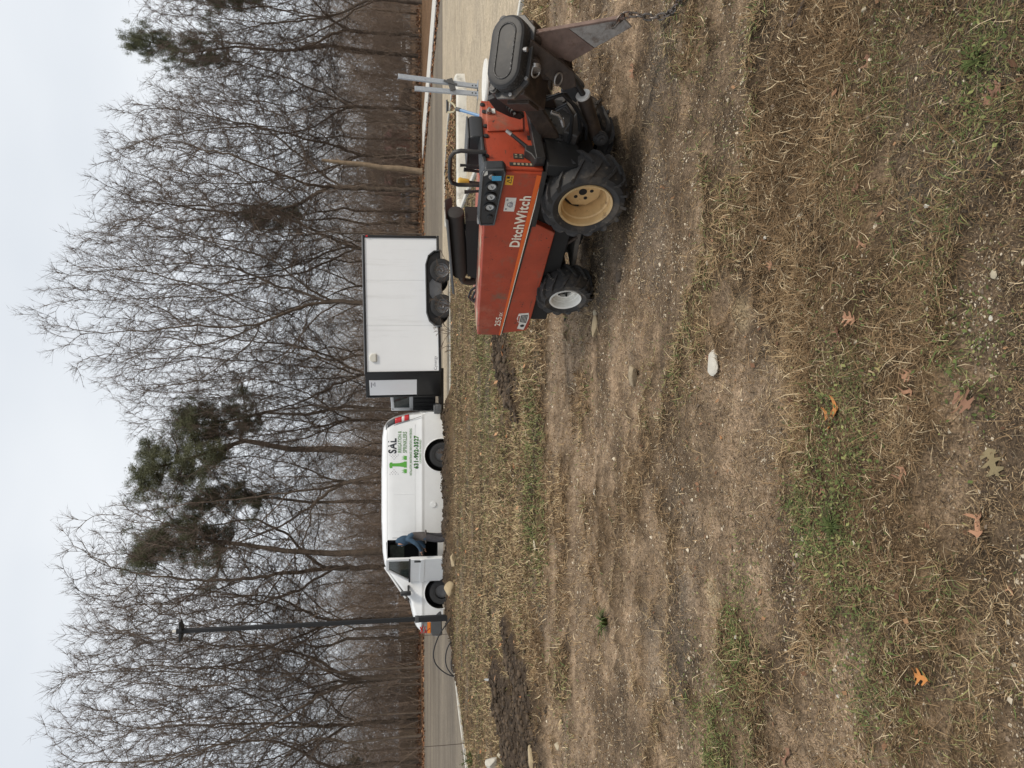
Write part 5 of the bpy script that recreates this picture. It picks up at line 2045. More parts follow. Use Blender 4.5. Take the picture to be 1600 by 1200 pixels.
# wheels: tyre with chevron lugs, dished rim with hub face
def wheel(name, loc, steer, Rr, W, r_rim, lugs, rim_mat, holes, dish):
    w = part_group('wheel', plow, loc)
    w.rotation_euler = (0, 0, steer)
    Mx = Matrix.Rotation(R(-90), 4, 'X')                      # wheel axis: local z -> +y (outer side)
    t = MB()
    h = W / 2
    prof = [(r_rim - .006, h - .03), (r_rim + .012, h - .012), (r_rim + (Rr - r_rim) * .42, h + .004), (r_rim + (Rr - r_rim) * .72, h - .004), (Rr - .024, h - .022), (Rr - .013, h - .055),
            (Rr - .010, 0), (Rr - .013, -h + .055), (Rr - .024, -h + .022), (r_rim + (Rr - r_rim) * .6, -h), (r_rim, -h + .02)]
    t.lathe(prof, 48, Mx)
    rb_ = MB()
    for k in range(lugs):
        for s in (1, -1):
            a0 = (k + (.5 if s < 0 else 0)) / lugs * 2 * math.pi
            rows = []
            for f, rad, zz in ((0, Rr + .004, -.012), (.34, Rr + .006, h * .42), (.72, Rr + .002, h * .84), (.94, Rr - .012, h + .002), (1.15, Rr - .042, h + .005)):
                a = a0 + f * 1.45 * 2 * math.pi / lugs * .55
                wd = .016 + .006 * f
                da = wd / Rr
                rows.append((a, da, rad, zz * s))
            vs, fs = [], []
            for a, da, rad, zz in rows:
                for dr_, sg in ((0, -1), (0, 1), (-.026, 1.25), (-.026, -1.25)):
                    aa = a + sg * da / 2 * 1.0
                    vs.append((math.cos(aa) * (rad + dr_), math.sin(aa) * (rad + dr_), zz * (1 - (.06 if dr_ else 0))))
            for i in range(len(rows) - 1):
                for q in range(4):
                    fs.append((i * 4 + q, i * 4 + (q + 1) % 4, (i + 1) * 4 + (q + 1) % 4, (i + 1) * 4 + q))
            fs += [(3, 2, 1, 0), tuple(4 * (len(rows) - 1) + q for q in range(4))]
            rb_.add(vs, fs, Mx)
    t.v, t.f = t.v + rb_.v, t.f + [tuple(i + len(t.v) for i in f) for f in rb_.f]
    t.build('tyre', M['rubber'], w, bevel=0)
    r_ = MB()
    d = dish
    r_.lathe([(r_rim - .004, h - .034), (r_rim + .008, h - .012), (r_rim + .004, h - .004), (r_rim - .008, h - .010), (r_rim - .014, h - .026), (r_rim - .016, h - .05), (r_rim - .026, h - .056),
              (r_rim - .030, h - .075), (r_rim - .034, h - d * .6), (r_rim - .040, h - d), (.052, h - d + .004), (.052, h - d - .02), (r_rim - .03, h - d - .02), (r_rim - .02, -h + .03)], 48, Mx)
    r_.build('rim', rim_mat, w, ang=28)
    hc = MB()
    pl = [(.105 * math.cos(a), .105 * math.sin(a)) for a in np.linspace(0, 2 * math.pi, 9)[:-1] + .39] if dish > .1 else None
    if pl:
        sc_ = (r_rim - .045) / .105
        hc.prism([(x * sc_, y * sc_) for x, y in pl], h - d + .006, h - d + .014, 'z', Mx)
        hc.build('hub_plate', rim_mat, w, bevel=.003)
    dk = MB()
    zt = h - d + (.016 if pl else .006)
    dk.cyl(Mx @ Vector((0, 0, zt - .02)), Mx @ Vector((0, 0, zt)), .027 if pl else .016, n=20)
    for k in range(holes):
        a = k / holes * 2 * math.pi + .5
        c = Vector((.058 * math.cos(a), .058 * math.sin(a), 0)) if pl else Vector((.045 * math.cos(a), .045 * math.sin(a), 0))
        dk.cyl(Mx @ (c + Vector((0, 0, zt - .02))), Mx @ (c + Vector((0, 0, zt + .001))), .0125 if pl else .008, n=12)
    tag(dk.build('hub_holes', M['dark_inside'], w), kind='stuff')
    return w


wheel('wheel', (.115, -.115, .272), 0, .282, .235, .170, 15, M['rim_cream'], 5, .155)
wheel('wheel', (1.085, -.105, .208), R(-5.5), .216, .195, .116, 14, M['rim_white'], 4, .075)
for loc, st_, a in (((.115, -.705, .272), R(180), (.282, .235, .170, 15, M['rim_cream'], 5, .125)), ((1.085, -.715, .208), R(174.5), (.216, .195, .116, 14, M['rim_white'], 4, .075))):
    wheel('wheel', loc, st_, *a)

# plow head behind the machine: gear box with its oval cover, turned a little towards the camera
A_ = Vector((-1, .10, .12)).normalized()
N_ = Vector((-.03, -.80, .60))
N_ = (N_ - A_ * N_.dot(A_)).normalized()
B_ = N_.cross(A_).normalized()
if B_.z < 0:
    B_ = -B_
LC = Vector((1.845, 4.02, .838))


def ph(a, b, n):
    return w2m(LC + A_ * a + B_ * b + N_ * n)


def stadium(L, W, k=10):
    r = W / 2
    s = L / 2 - r
    pts = [(s + r * math.cos(t), r * math.sin(t)) for t in np.linspace(-math.pi / 2, math.pi / 2, k)]
    return pts + [(-s - r * math.cos(t), -r * math.sin(t)) for t in np.linspace(-math.pi / 2, math.pi / 2, k)]


def stack(layers, shape):
    """closed skin through scaled copies of an outline; layers: (grow, height)"""
    q = MB()
    n_ = len(shape(0, 0))
    vs, fs = [], []
    for gq, hh in layers:
        vs += [ph(a, b, hh) for a, b in shape(gq, hh)]
    for i in range(len(layers) - 1):
        for k in range(n_):
            fs.append((i * n_ + k, i * n_ + (k + 1) % n_, (i + 1) * n_ + (k + 1) % n_, (i + 1) * n_ + k))
    fs += [tuple(range(n_ - 1, -1, -1)), tuple((len(layers) - 1) * n_ + k for k in range(n_))]
    return q.add(vs, fs)


st_ = lambda gq, hh: stadium(.405 + 2 * gq, .215 + 2 * gq, 14)
part(stack([(.0, -.002), (0, .055), (-.006, .068), (-.018, .076), (-.030, .078)], st_), 'gear_cover', M['gloss_black'], ang=24)
part(MB().tube([ph(a, b, .079) for a, b in stadium(.30, .105, 12)] + [ph(*stadium(.30, .105, 12)[0], .079)], .006, 6), 'cover_rib', M['gloss_black'])
oct_ = lambda gq, hh: [(.235, -.05), (.235, .06), (.16, .118), (-.16, .118), (-.225, .06), (-.225, -.05), (-.15, -.128), (.15, -.128)]
part(stack([(0, -.022), (0, -.001)], oct_), 'flange', M['flange_grey'], bevel=.004)
bxs = lambda gq, hh: [(.205, -.10), (.205, .115), (-.205, .115), (-.205, -.10)]
part(stack([(0, -.30), (0, -.024)], bxs), 'gear_box', M['greasy'], bevel=.008)
for a, b in ((.185, .075), (-.19, .065), (.215, -.03), (.13, -.117)):
    big = b > 0
    q = MB().cyl(ph(a, b, -.002), ph(a, b, .03 if big else .012), .026 if big else .011, n=8 if not big else 16)
    if big:
        q.cyl(ph(a, b, .03), ph(a, b, .04), .017, n=6)
    part(q, 'cover_bolt', M['gloss_black'] if big else M['steel'])
part(MB().cyl(ph(-.01, -.095, .05), ph(-.01, -.125, .05), .014, n=10), 'oil_plug', M['steel'])
part(stack([(0, -.25), (0, -.12)], lambda gq, hh: [(.225, -.085), (.225, .06), (.203, .06), (.203, -.085)]), 'side_plate', M['greasy'], bevel=.004)
# upper and lower arms to the machine, with rubber mounts
part(MB().prism([(-.296, .921), (-.337, .858), (-.247, .75), (-.19, .675), (-.165, .70), (-.183, .774), (-.225, .865)], -.50, -.46), 'upper_arm', M['black'], bevel=.005)
part(MB().bar((-.40, -.36, .70), (-.08, -.36, .47), .05, .10), 'side_arm', M['greasy'], bevel=.006)
part(MB().bar((-.42, -.66, .66), (-.08, -.66, .46), .05, .10), 'side_arm', M['greasy'], bevel=.006)
part(MB().bar((-.10, -.08, .45), (-.10, -.72, .45), .08, .22), 'mount_frame', M['dark_metal'], bevel=.006)
part(MB().bar((-.16, -.30, .40), (-.16, -.62, .22), .10, .10), 'swing_frame', M['black'], bevel=.01)


def mount(c, d, r, n=3):
    q = MB()
    c, d = Vector(c), Vector(d).normalized()
    for k in range(n):
        q.cyl(c + d * k * .018, c + d * (k * .018 + .014), r * (1 - .18 * k), n=16)
    q.cyl(c, c + d * (n * .018 + .02), r * .3, n=6)
    return part(q, 'rubber_mount', M['black'])


mount((-.26, -.46, .765), (.1, .9, -.2), .042)
mount((-.11, -.36, .455), (-.3, .9, .1), .046)
mount((-.14, -.36, .185), (-.4, .9, .1), .048)
# blade pivot: knuckles, pins with rings, yoke, blade
YB = -.40
for y in (-.31, -.40):
    part(MB().cyl((-.755 + (y + .4) * .9, y - .034, .715), (-.755 + (y + .4) * .9, y + .034, .715), .042, n=20), 'pivot_knuckle', M['greasy'], bevel=.004)
part(MB().cyl((-.66, -.26, .705), (-.67, -.285, .705), .034, n=18), 'pivot_pin', M['steel'], bevel=.003)


def ring(c, r, ry, rz, name='lynch_ring'):
    Mx = Matrix.Translation(c) @ Matrix.Rotation(rz, 4, 'Z') @ Matrix.Rotation(ry, 4, 'X')
    pts = [Mx @ Vector((r * math.cos(a), r * math.sin(a) * .8, 0)) for a in np.linspace(0, 2 * math.pi, 22)]
    return part(MB().tube(pts, .0055, 6), name, M['steel'])


ring((-.655, -.262, .70), .036, R(62), R(15))
ring((-.585, -.30, .552), .036, R(58), R(15))
for y in (-.33, -.47):
    yk = MB().prism([(-.80, .745), (-.74, .76), (-.64, .70), (-.50, .50), (-.53, .43), (-.62, .46), (-.69, .56)], y - .012, y + .012)
    part(yk, 'yoke_plate', M['greasy'], bevel=.004)
part(MB().box((-.60, -.40, .60), (.12, .12, .16)), 'yoke_block', M['greasy'], bevel=.01)
# blade: red-brown primer above, bare steel below, tapering to the tip
L0b, L1b, R1b, R0b = Vector((-.790, .735)), Vector((-.925, .235)), Vector((-.880, .175)), Vector((-.640, .480))
kq = .40
mL, mR = L0b.lerp(L1b, kq), R0b.lerp(R1b, kq)
up_ = MB().prism([tuple(L0b), (-.70, .715), tuple(R0b), tuple(mR), tuple(mL)], YB - .0115, YB + .0115)
part(up_, 'blade_root', M['blade_rust'], bevel=.004)
lo_ = MB().prism([tuple(mL), tuple(mR), tuple(R1b), tuple(L1b)], YB - .0095, YB + .0095)
part(lo_, 'blade', M['blade'], bevel=.004)
ed = MB().bar((L0b.x - .004, YB, L0b.y), (L1b.x - .004, YB, L1b.y), .03, .012, up=(1, 0, 0))
part(ed, 'blade_edge', M['blade_rust'], bevel=.002)
# lift cylinder and hoses
part(MB().tube([(-.57, -.42, .50), (-.50, -.41, .42), (-.42, -.40, .352)], [.018, .0185, .0185], 12), 'cylinder_rod', M['black'])
part(MB().cyl((-.425, -.40, .357), (-.410, -.40, .348), .047, n=24), 'cylinder_end', M['cyl_white'], bevel=.004)
part(MB().cyl((-.411, -.40, .3485), (-.12, -.40, .20), .044, n=20), 'lift_cylinder', M['greasy'])
part(MB().cyl((-.575, -.46, .505), (-.575, -.36, .505), .030, n=16), 'rod_eye', M['greasy'])
for pts in ([(-.42, -.33, .60), (-.46, -.34, .50), (-.38, -.34, .40), (-.24, -.34, .30), (-.14, -.34, .28)],
            [(-.42, -.35, .60), (-.44, -.37, .47), (-.33, -.35, .37), (-.2, -.34, .33), (-.12, -.36, .31)],
            [(-.36, -.32, .52), (-.41, -.31, .47), (-.35, -.30, .42), (-.2, -.3, .40), (-.1, -.3, .40)]):
    part(MB().tube(pts, .012, 8), 'hydraulic_hose', M['hose_black'])
part(MB().tube([(-.335, -.33, .545), (-.325, -.325, .50), (-.30, -.32, .475)], .013, 8), 'elbow_fitting', M['steel'])
part(MB().tube([(-.30, -.32, .475), (-.255, -.31, .455)], [.016, .013], 8), 'elbow_fitting', M['steel'])
part(MB().prism([(-.52, .44), (-.36, .47), (-.30, .36), (-.42, .33)], -.52, -.48), 'guard_plate', M['shield'], bevel=.006)
part(MB().bar((-.14, -.72, .62), (-.14, -.12, .60), .05, .06), 'cross_bar', M['black'], bevel=.005)

# chain hung from the blade's tip, each link a part
chain = thing('pull_chain', 'short steel chain hanging from the tip of the plow blade', 'chain')
cw = lambda p: MO + MF * p[0] + ML * p[1] + Vector((0, 0, p[2]))
P0 = cw((-.905, YB, .235))
path = [cw((-.885, YB + .03, .285)), P0 + Vector((.02, -.03, .0)), P0 + Vector((.015, -.05, -.07)), P0 + Vector((.0, -.06, -.14)), P0 + Vector((-.005, -.085, -.195))]
zt_ = P0 + Vector((-.005, -.085, -.195))
gz0 = float(zat(np.array([zt_.x]), np.array([zt_.y - .1]))[0])
path += [Vector((zt_.x - .005, zt_.y - .04, gz0 + .012)), Vector((zt_.x - .02, zt_.y - .14, gz0 + .012)), Vector((zt_.x - .01, zt_.y - .25, gz0 + .012)), Vector((zt_.x + .03, zt_.y - .30, gz0 + .012))]
cum = [0]
for a, b in zip(path, path[1:]):
    cum.append(cum[-1] + (b - a).length)


def at_len(s):
    for i in range(len(path) - 1):
        if s <= cum[i + 1]:
            return path[i].lerp(path[i + 1], (s - cum[i]) / (cum[i + 1] - cum[i]))
    return path[-1]


lk = MB()
lp = [Vector((.026 * (1 if math.cos(a) > 0 else -1) * (abs(math.cos(a)) ** .6), .0155 * math.sin(a), 0)) for a in np.linspace(0, 2 * math.pi, 17)]
lk.tube(lp, .0058, 6, cap=False)
first = None
nl = int(cum[-1] / .039)
for i in range(nl):
    a, b = at_len(i * .039), at_len((i + 1) * .039)
    d = (b - a).normalized()
    q = d.to_track_quat('X', 'Z').to_matrix().to_4x4()
    Mx = Matrix.Translation((a + b) / 2) @ q @ Matrix.Rotation(R(90 if i % 2 else 12) + (i * .3), 4, 'X')
    if first is None:
        o = lk.build('link', M['chain'], chain)
        first = o
    else:
        o = first.copy()
        C.objects.link(o)
    o.matrix_local = Mx
# ------------------------------------------------------------------ person at the van door
def skin_body(name, verts, edges, radii, parent, root=0):
    me = bpy.data.meshes.new(name)
    me.from_pydata(verts, edges, [])
    o = bpy.data.objects.new(name, me)
    C.objects.link(o)
    o.modifiers.new('skin', 'SKIN').use_smooth_shade = True
    for i, r in enumerate(radii):
        me.skin_vertices[0].data[i].radius = r if isinstance(r, tuple) else (r, r)
    me.skin_vertices[0].data[root].use_root = True
    s = o.modifiers.new('sub', 'SUBSURF')
    s.levels = s.render_levels = 2
    m2 = bpy.data.meshes.new_from_object(o.evaluated_get(bpy.context.evaluated_depsgraph_get()))
    bpy.data.objects.remove(o)
    bpy.data.meshes.remove(me)
    m2.name = name
    m2.polygons.foreach_set('use_smooth', [True] * len(m2.polygons))
    o = bpy.data.objects.new(name, m2)
    C.objects.link(o)
    o.parent = parent
    return o


pers = thing('person', 'person in blue hood, grey vest and dark trousers bending into the open van door', 'person', (-4.30, 20.34, LOT_Z))
# faces -x (towards the front of the van)
JV = [(.03, 0, .86), (.06, .01, 1.02), (.05, .01, 1.20), (.0, .0, 1.34), (-.04, 0, 1.43), (-.07, 0, 1.53), (-.08, 0, 1.62),
      (.02, -.10, .80), (-.05, -.12, .46), (.03, -.12, .10), (-.10, -.13, .05),
      (.03, .10, .80), (.02, .11, .46), (.14, .12, .10), (.02, .13, .05),
      (.01, -.20, 1.31), (-.12, -.27, 1.10), (-.30, -.22, 1.01), (-.37, -.20, 1.00),
      (.01, .20, 1.31), (-.10, .26, 1.06), (-.28, .20, .90), (-.35, .18, .88)]
JE = [(0, 1), (1, 2), (2, 3), (3, 4), (4, 5), (5, 6), (0, 7), (7, 8), (8, 9), (9, 10), (0, 11), (11, 12), (12, 13), (13, 14), (3, 15), (15, 16), (16, 17), (17, 18), (3, 19), (19, 20), (20, 21), (21, 22)]
JR = [(.15, .13), (.155, .13), (.165, .14), (.15, .12), (.07, .07), (.095, .085), (.085, .075), (.105, .10), (.082, .078), (.062, .06), (.05, .045), (.105, .10), (.082, .078), (.062, .06), (.05, .045),
      (.075, .075), (.062, .062), (.048, .048), (.038, .03), (.075, .075), (.062, .062), (.048, .048), (.038, .03)]
pb = skin_body('body', JV, JE, JR, pers)
for mm in ('vest', 'trousers', 'denim_hood', 'skin', 'boot'):
    pb.data.materials.append(M[mm])
for f in pb.data.polygons:
    c = f.center
    if c.z < .11 and c.x < .30:
        k = 4 if c.z < .085 else 1
    elif c.z < .88 and not (abs(c.y) > .17 and c.x < -.18):
        k = 1
    elif c.z > 1.56 and c.x < -.10 and False:
        k = 3
    elif c.x < -.325 and c.z < 1.1:
        k = 3
    elif c.z > 1.22 or abs(c.y) > .165 and c.x < .02 or c.x < -.16:
        k = 2
    else:
        k = 0
    f.material_index = k
hd_ = MB()
rows = []
for i in range(9):
    t = i / 8
    z = 1.36 + .34 * t
    r = .118 * math.sin(math.pi * (.30 + .66 * t)) ** .8 + .004
    rows.append((r, z - .0 * t, -.055 - .02 * t))
for k in range(16):
    a = 2 * math.pi * k / 16
    for r, z, ox in rows:
        hd_.v.append((ox + .015 + 1.12 * r * math.cos(a), .92 * r * math.sin(a), z))
for k in range(16):
    for i in range(8):
        hd_.f.append((k * 9 + i, ((k + 1) % 16) * 9 + i, ((k + 1) % 16) * 9 + i + 1, k * 9 + i + 1))
hd_.f.append(tuple(k * 9 + 8 for k in range(16)))
part_hood = hd_.build('hood', M['denim_hood'], pers, ang=180)
brim = MB().tube([(-.175, .07 * math.cos(a), 1.535 + .10 * math.sin(a)) for a in np.linspace(0, 2 * math.pi, 17)], .018, 8)
brim.build('hood_edge', M['denim_hood'], pers)
fce = MB().lathe([(0, -.105), (.045, -.10), (.072, -.06), (.08, 0), (.074, .05), (.05, .09), (0, .105)], 16, Matrix.Translation((-.125, 0, 1.535)))
fce.box((-.205, 0, 1.53), (.03, .025, .04))
fce.build('face', M['skin'], pers, ang=180)
hem = MB().tube([(.035 + .172 * math.cos(a), .155 * math.sin(a), .87) for a in np.linspace(0, 2 * math.pi, 19)], .022, 8)
hem.build('vest_hem', M['vest'], pers)
for s in (-1, 1):
    for k in range(4):
        base = Vector((-.375 + .0 * k, s * (.20 if s < 0 else .18) + (k - 1.5) * .018, 1.0 if s < 0 else .88))
        MB().tube([base, base + Vector((-.035, 0, -.005)), base + Vector((-.055, 0, -.03))], [.010, .009, .007], 6).build('finger', M['skin'], pers)
    b = Vector((-.355, s * .165, .995 if s < 0 else .875))
    MB().tube([b, b + Vector((-.02, -s * .02, .012)), b + Vector((-.045, -s * .022, .0))], [.011, .01, .008], 6).build('thumb', M['skin'], pers)

# ------------------------------------------------------------------ lamp post
lx, ly, lz = onY(698, 965, 18.9)
lz = float(zat(np.array([lx]), np.array([ly]))[0])
lamp = thing('lamp_post', 'tall black square lamp post with two flat lamp heads standing at the grass edge', 'lamp post', (lx, ly, lz - .1))
tz = onY(279, 985, 18.9)[2] - lz + .1
MB().bar((0, 0, 0), (0, 0, tz), .100, .100, up=(0, 1, 0)).build('pole', M['pole_black'], lamp, bevel=.01)
b_ = MB().bar((0, 0, .0), (0, 0, .86), .14, .14, up=(0, 1, 0))
b_.build('base_sleeve', M['pole_black'], lamp, bevel=.01)
MB().bar((0, 0, .80), (0, 0, .90), .15, .15, up=(0, 1, 0)).build('collar', M['grey_plastic'], lamp, bevel=.01)
for s in (-1, 1):
    h = MB().prism([(s * .03, tz - .11), (s * .10, tz - .10), (s * .25, tz - .055), (s * .25, tz - .04), (s * .10, tz - .03), (s * .03, tz - .03)], -.13, .13)
    h.build('lamp_head', M['pole_black'], lamp, bevel=.012)
MB().bar((0, 0, tz), (0, 0, tz + .05), .10, .10, up=(0, 1, 0)).build('pole_cap', M['pole_black'], lamp)
MB().lathe([(.035, 0), (.04, .03), (.035, .09), (.0, .10)], 12, Matrix.Translation((0, 0, tz + .05))).build('photocell', M['white_print'], lamp)

# ------------------------------------------------------------------ posts, shovel and drum behind the machine
for lab, y, Vt, dx in (('taller grey galvanised steel post standing on the lot behind the machine', 134.5, 622, 0), ('shorter grey galvanised steel post beside the taller one behind the machine', 145.5, 648, .02)):
    x, yy, z = onY(748, y, 14.95)
    t = thing('steel_post', lab, 'post', (x, yy + dx, LOT_Z), 0, 'grey steel posts behind the machine')
    h = onY(Vt, y, 14.95)[2] - LOT_Z
    q = MB()
    w = .088
    top = (-.115 if y < 140 else -.06)
    for off, ww, tt in (((0, 0), w, .02), ((-w / 2 + .008, .03), .016, .06), ((w / 2 - .008, .03), .016, .06)):
        q.bar((off[0], off[1], 0), (off[0] + (.105 if y < 140 else .03), off[1], h), ww, tt, up=(0, 1, 0))
    q.build('channel', M['galv'], t, bevel=.004)
    hl = MB()
    for k in (.05, .12):
        hl.cyl((.0, -.014, k), (.0, -.006, k), .014, n=8)
    tag(hl.build('bolt_holes', M['dark_inside'], t), kind='stuff')
    MB().box((0, .02, .006), (.22, .16, .012)).build('foot_plate', M['galv'], t)
    if y < 140:
        c = MB().bar((-.13, -.03, .52), (.10, -.03, .60), .03, .12, up=(0, 0, 1))
        c.bar((-.02, -.05, .44), (.05, -.05, .72), .04, .03, up=(0, 1, 0))
        c.build('clamp', M['shield'], t, bevel=.005)

sx_, sy_, sz_ = onY(699, 166, 9.0)
ex_, ey_, ez_ = onY(748, 182, 8.6)
gx_, gy_ = ex_ - .25, ey_ - .35
gz_ = float(zat(np.array([gx_]), np.array([gy_]))[0])
sv = thing('shovel', 'shovel with blue shaft and D grip leaning behind the orange machine', 'shovel', (gx_, gy_, gz_))
T_ = Vector((sx_ - gx_, sy_ - gy_, sz_ - gz_))
dr_ = T_.normalized()
sd_ = Vector((1, .1, 0)).normalized()
MB().tube([dr_ * .22, T_ - dr_ * .20], .019, 10).build('shaft', M['blue_handle'], sv)
MB().tube([T_ - dr_ * .22, T_ - dr_ * .15], .024, 10).build('ferrule', M['shield'], sv)
dgr = MB()
dgr.tube([T_ - dr_ * .15, T_ - dr_ * .11 + sd_ * .045, T_ - dr_ * .04 + sd_ * .072, T_ + sd_ * .074], .012, 8)
dgr.tube([T_ - dr_ * .15, T_ - dr_ * .11 - sd_ * .045, T_ - dr_ * .04 - sd_ * .072, T_ - sd_ * .074], .012, 8)
dgr.build('yoke', M['khaki'], sv)
MB().cyl(T_ - sd_ * .078, T_ + sd_ * .078, .017, n=12).build('grip', M['plastic'], sv)
bl = MB()
for f, w in ((0, .03), (.06, .10), (.22, .11), (.30, .06), (.34, .01)):
    p = dr_ * (.26 - f)
    bl.v += [tuple(p - sd_ * w), tuple(p + Vector((0, .02, 0))), tuple(p + sd_ * w)]
for i in range(4):
    for k in range(2):
        bl.f.append((i * 3 + k, i * 3 + k + 1, i * 3 + k + 4, i * 3 + k + 3))
bo = bl.build('scoop', M['steel'], sv)
bo.modifiers.new('solid', 'SOLIDIFY').thickness = .004

dx_, dy_, dz_ = onY(757, 127, 7.0)
dgz = float(zat(np.array([dx_]), np.array([dy_]))[0])
drm = thing('drum', 'black drum with white lid half hidden behind the plow head', 'drum', (dx_, dy_, dgz))
hh = dz_ - dgz
MB().lathe([(0, 0), (.17, 0), (.182, .03), (.190, hh * .35), (.198, hh * .37), (.190, hh * .39), (.194, hh * .68), (.20, hh * .70), (.194, hh * .72), (.193, hh - .03), (.18, hh - .02), (0, hh - .02)], 36).build('body', M['plastic'], drm)
MB().lathe([(0, hh), (.175, hh), (.20, hh + .004), (.206, hh - .010), (.202, hh - .025), (.194, hh - .026)], 36).build('lid', M['white_print'], drm)

# ------------------------------------------------------------------ pipes, wires, stalks
def thing_tube(name, pts, r, m, label, cat, group=None):
    o = MB().tube(pts, r, 8).build(name, m)
    return tag(o, label, cat, group)


def spline(pts, k=5):
    out = []
    P = [Vector(p) for p in pts]
    for i in range(len(P) - 1):
        a, b, c, d = P[max(i - 1, 0)], P[i], P[i + 1], P[min(i + 2, len(P) - 1)]
        for j in range(k):
            t = j / k
            out.append(.5 * ((2 * b) + (c - a) * t + (2 * a - 5 * b + 4 * c - d) * t * t + (3 * b - a - 3 * c + d) * t ** 3))
    out.append(P[-1])
    return out


coil = thing('pipe_coil', 'loops of black irrigation pipe arching out of the soil left of the lamp post', 'pipe', onY(709, 1057, 18.6))
o0 = Vector(coil.location)
for pts in ([(704, 966), (694, 980), (684, 997), (677.5, 1018), (678.5, 1032), (685, 1043), (698, 1053), (712, 1058)],
            [(706, 1000), (699, 1013), (696, 1028), (698, 1042), (705, 1053), (712, 1057)],
            [(708, 1022), (705, 1034), (706, 1046), (712, 1056)]):
    MB().tube(spline([Vector(onY(a, b, 18.6)) - o0 for a, b in pts]), .016, 8).build('pipe_loop', M['hose_black'], coil)
pp = [(733, 1006), (735, 1016), (739, 1038), (743, 1048)]
pq = [(743, 1048), (750, 1057), (760, 1062), (774, 1060)]
pc = thing('pipe_end', 'short curved pipe sticking out of the grass, black with a grey end', 'pipe', onY(743, 1048, 14.6))
o0 = Vector(pc.location)
MB().tube(spline([Vector(onY(a, b, 14.6)) - o0 for a, b in pp]), .017, 8).build('black_length', M['hose_black'], pc)
pg = [Vector(onY(a, b, 14.6)) for a, b in pq[:2]] + [Vector((*onz(a, b, .03), .03)) for a, b in pq[2:]]
MB().tube(spline([p - o0 for p in pg]), .019, 8).build('grey_length', M['hose_grey'], pc)
rx, ry_, rz_ = onY(735, 1161, 14.3)
rod_ = thing('wire_stake', 'thin dark wire stake standing at the kerb near the left frame edge', 'stake', (rx, ry_, rz_ - .1))
MB().tube([(0, 0, 0), (-.004, 0, .7), (.0, 0, onY(638, 1161, 14.3)[2] - rz_ + .1)], .006, 6).build('wire', M['wire'], rod_)
MB().tube([(-.01, 0, 1.24), (.02, 0, 1.26)], .006, 6).build('hook', M['wire'], rod_)
fx_, fy_, fz_ = onY(697, 991, 18.9)
flg = thing('marker_flag', 'red ribbon on a thin wire marker in front of the van bumper', 'marker flag', (fx_, fy_, fz_))
MB().tube([(0, 0, -.2), (.0, 0, onY(660, 991, 18.9)[2] - fz_)], .006, 6).build('wire', M['wire'], flg)
g_ = random.Random(2)
rib = MB()
for k in range(5):
    pts = [Vector(onY(656 + k * 2, 990 - k * .3, 18.9)) - Vector((fx_, fy_, fz_))]
    for j in range(5):
        pts.append(pts[-1] + Vector((g_.uniform(.01, .06), g_.uniform(-.04, .04), g_.uniform(-.05, .025))))
    for a, b in zip(pts, pts[1:]):
        rib.bar(a, b, .03, .004, up=(g_.random(), 1, g_.random()))
rib.build('ribbon', M['red_flag'], flg, smooth=False)


def weed(y_img, V, Y, n, spread, h, m, label, seed, name='dry_weed'):
    g = random.Random(seed)
    x, yy, z = onY(V, y_img, Y)
    z = float(zat(np.array([x]), np.array([yy]))[0])
    w = thing(name, label, 'weed', (x, yy, z - .02), 0, 'dry weeds at the edge of the grass')
    for k in range(n):
        d = Vector((g.gauss(0, spread), g.gauss(0, spread * .5), 1)).normalized()
        pts = [Vector((g.gauss(0, .04), g.gauss(0, .04), 0))]
        L = h * g.uniform(.6, 1.1)
        for j in range(5):
            d = (d + Vector((g.gauss(0, .22), g.gauss(0, .2), -.05))).normalized()
            pts.append(pts[-1] + d * L / 5)
        st = MB().tube(pts, [.008, .007, .006, .005, .004, .002], 5, cap=False)
        for j in range(7):
            i = g.randrange(1, 5)
            e = (pts[i + 1] - pts[i]).normalized() + Vector((g.gauss(0, .7), g.gauss(0, .5), .2))
            st.tube([pts[i], pts[i] + e * L * .12, pts[i] + e * L * .2 + Vector((0, 0, -.03))], [.005, .004, .002], 4, cap=False)
        st.build('stalk', m, w, smooth=False)


weed(424, 712, 19.6, 6, .55, .62, M['dark_stalk'], 'dark dry weed in front of the right trailer wheel', 1)
weed(478, 712, 19.6, 9, .6, .66, M['dark_stalk'], 'largest dark dry weed, in front of the left trailer wheel', 2)
weed(520, 714, 19.5, 5, .6, .60, M['dark_stalk'], 'dark dry weed left of the trailer fender', 3)
weed(545, 712, 19.6, 3, .5, .30, M['dark_stalk'], 'small dark weed under the front part of the trailer side', 4)
weed(1160, 738, 14.25, 4, .5, .32, M['dry_stalk'], 'pale dry weed at the foot of the thin wire stake', 5)
weed(1186, 742, 14.1, 12, .5, .28, M['green_blade'], 'greenish weed tuft at the kerb by the left frame edge', 6)
weed(705, 706, 19.15, 8, .5, .22, M['dark_stalk'], 'dry weed clump on the soil bank below the rear van wheel', 7)


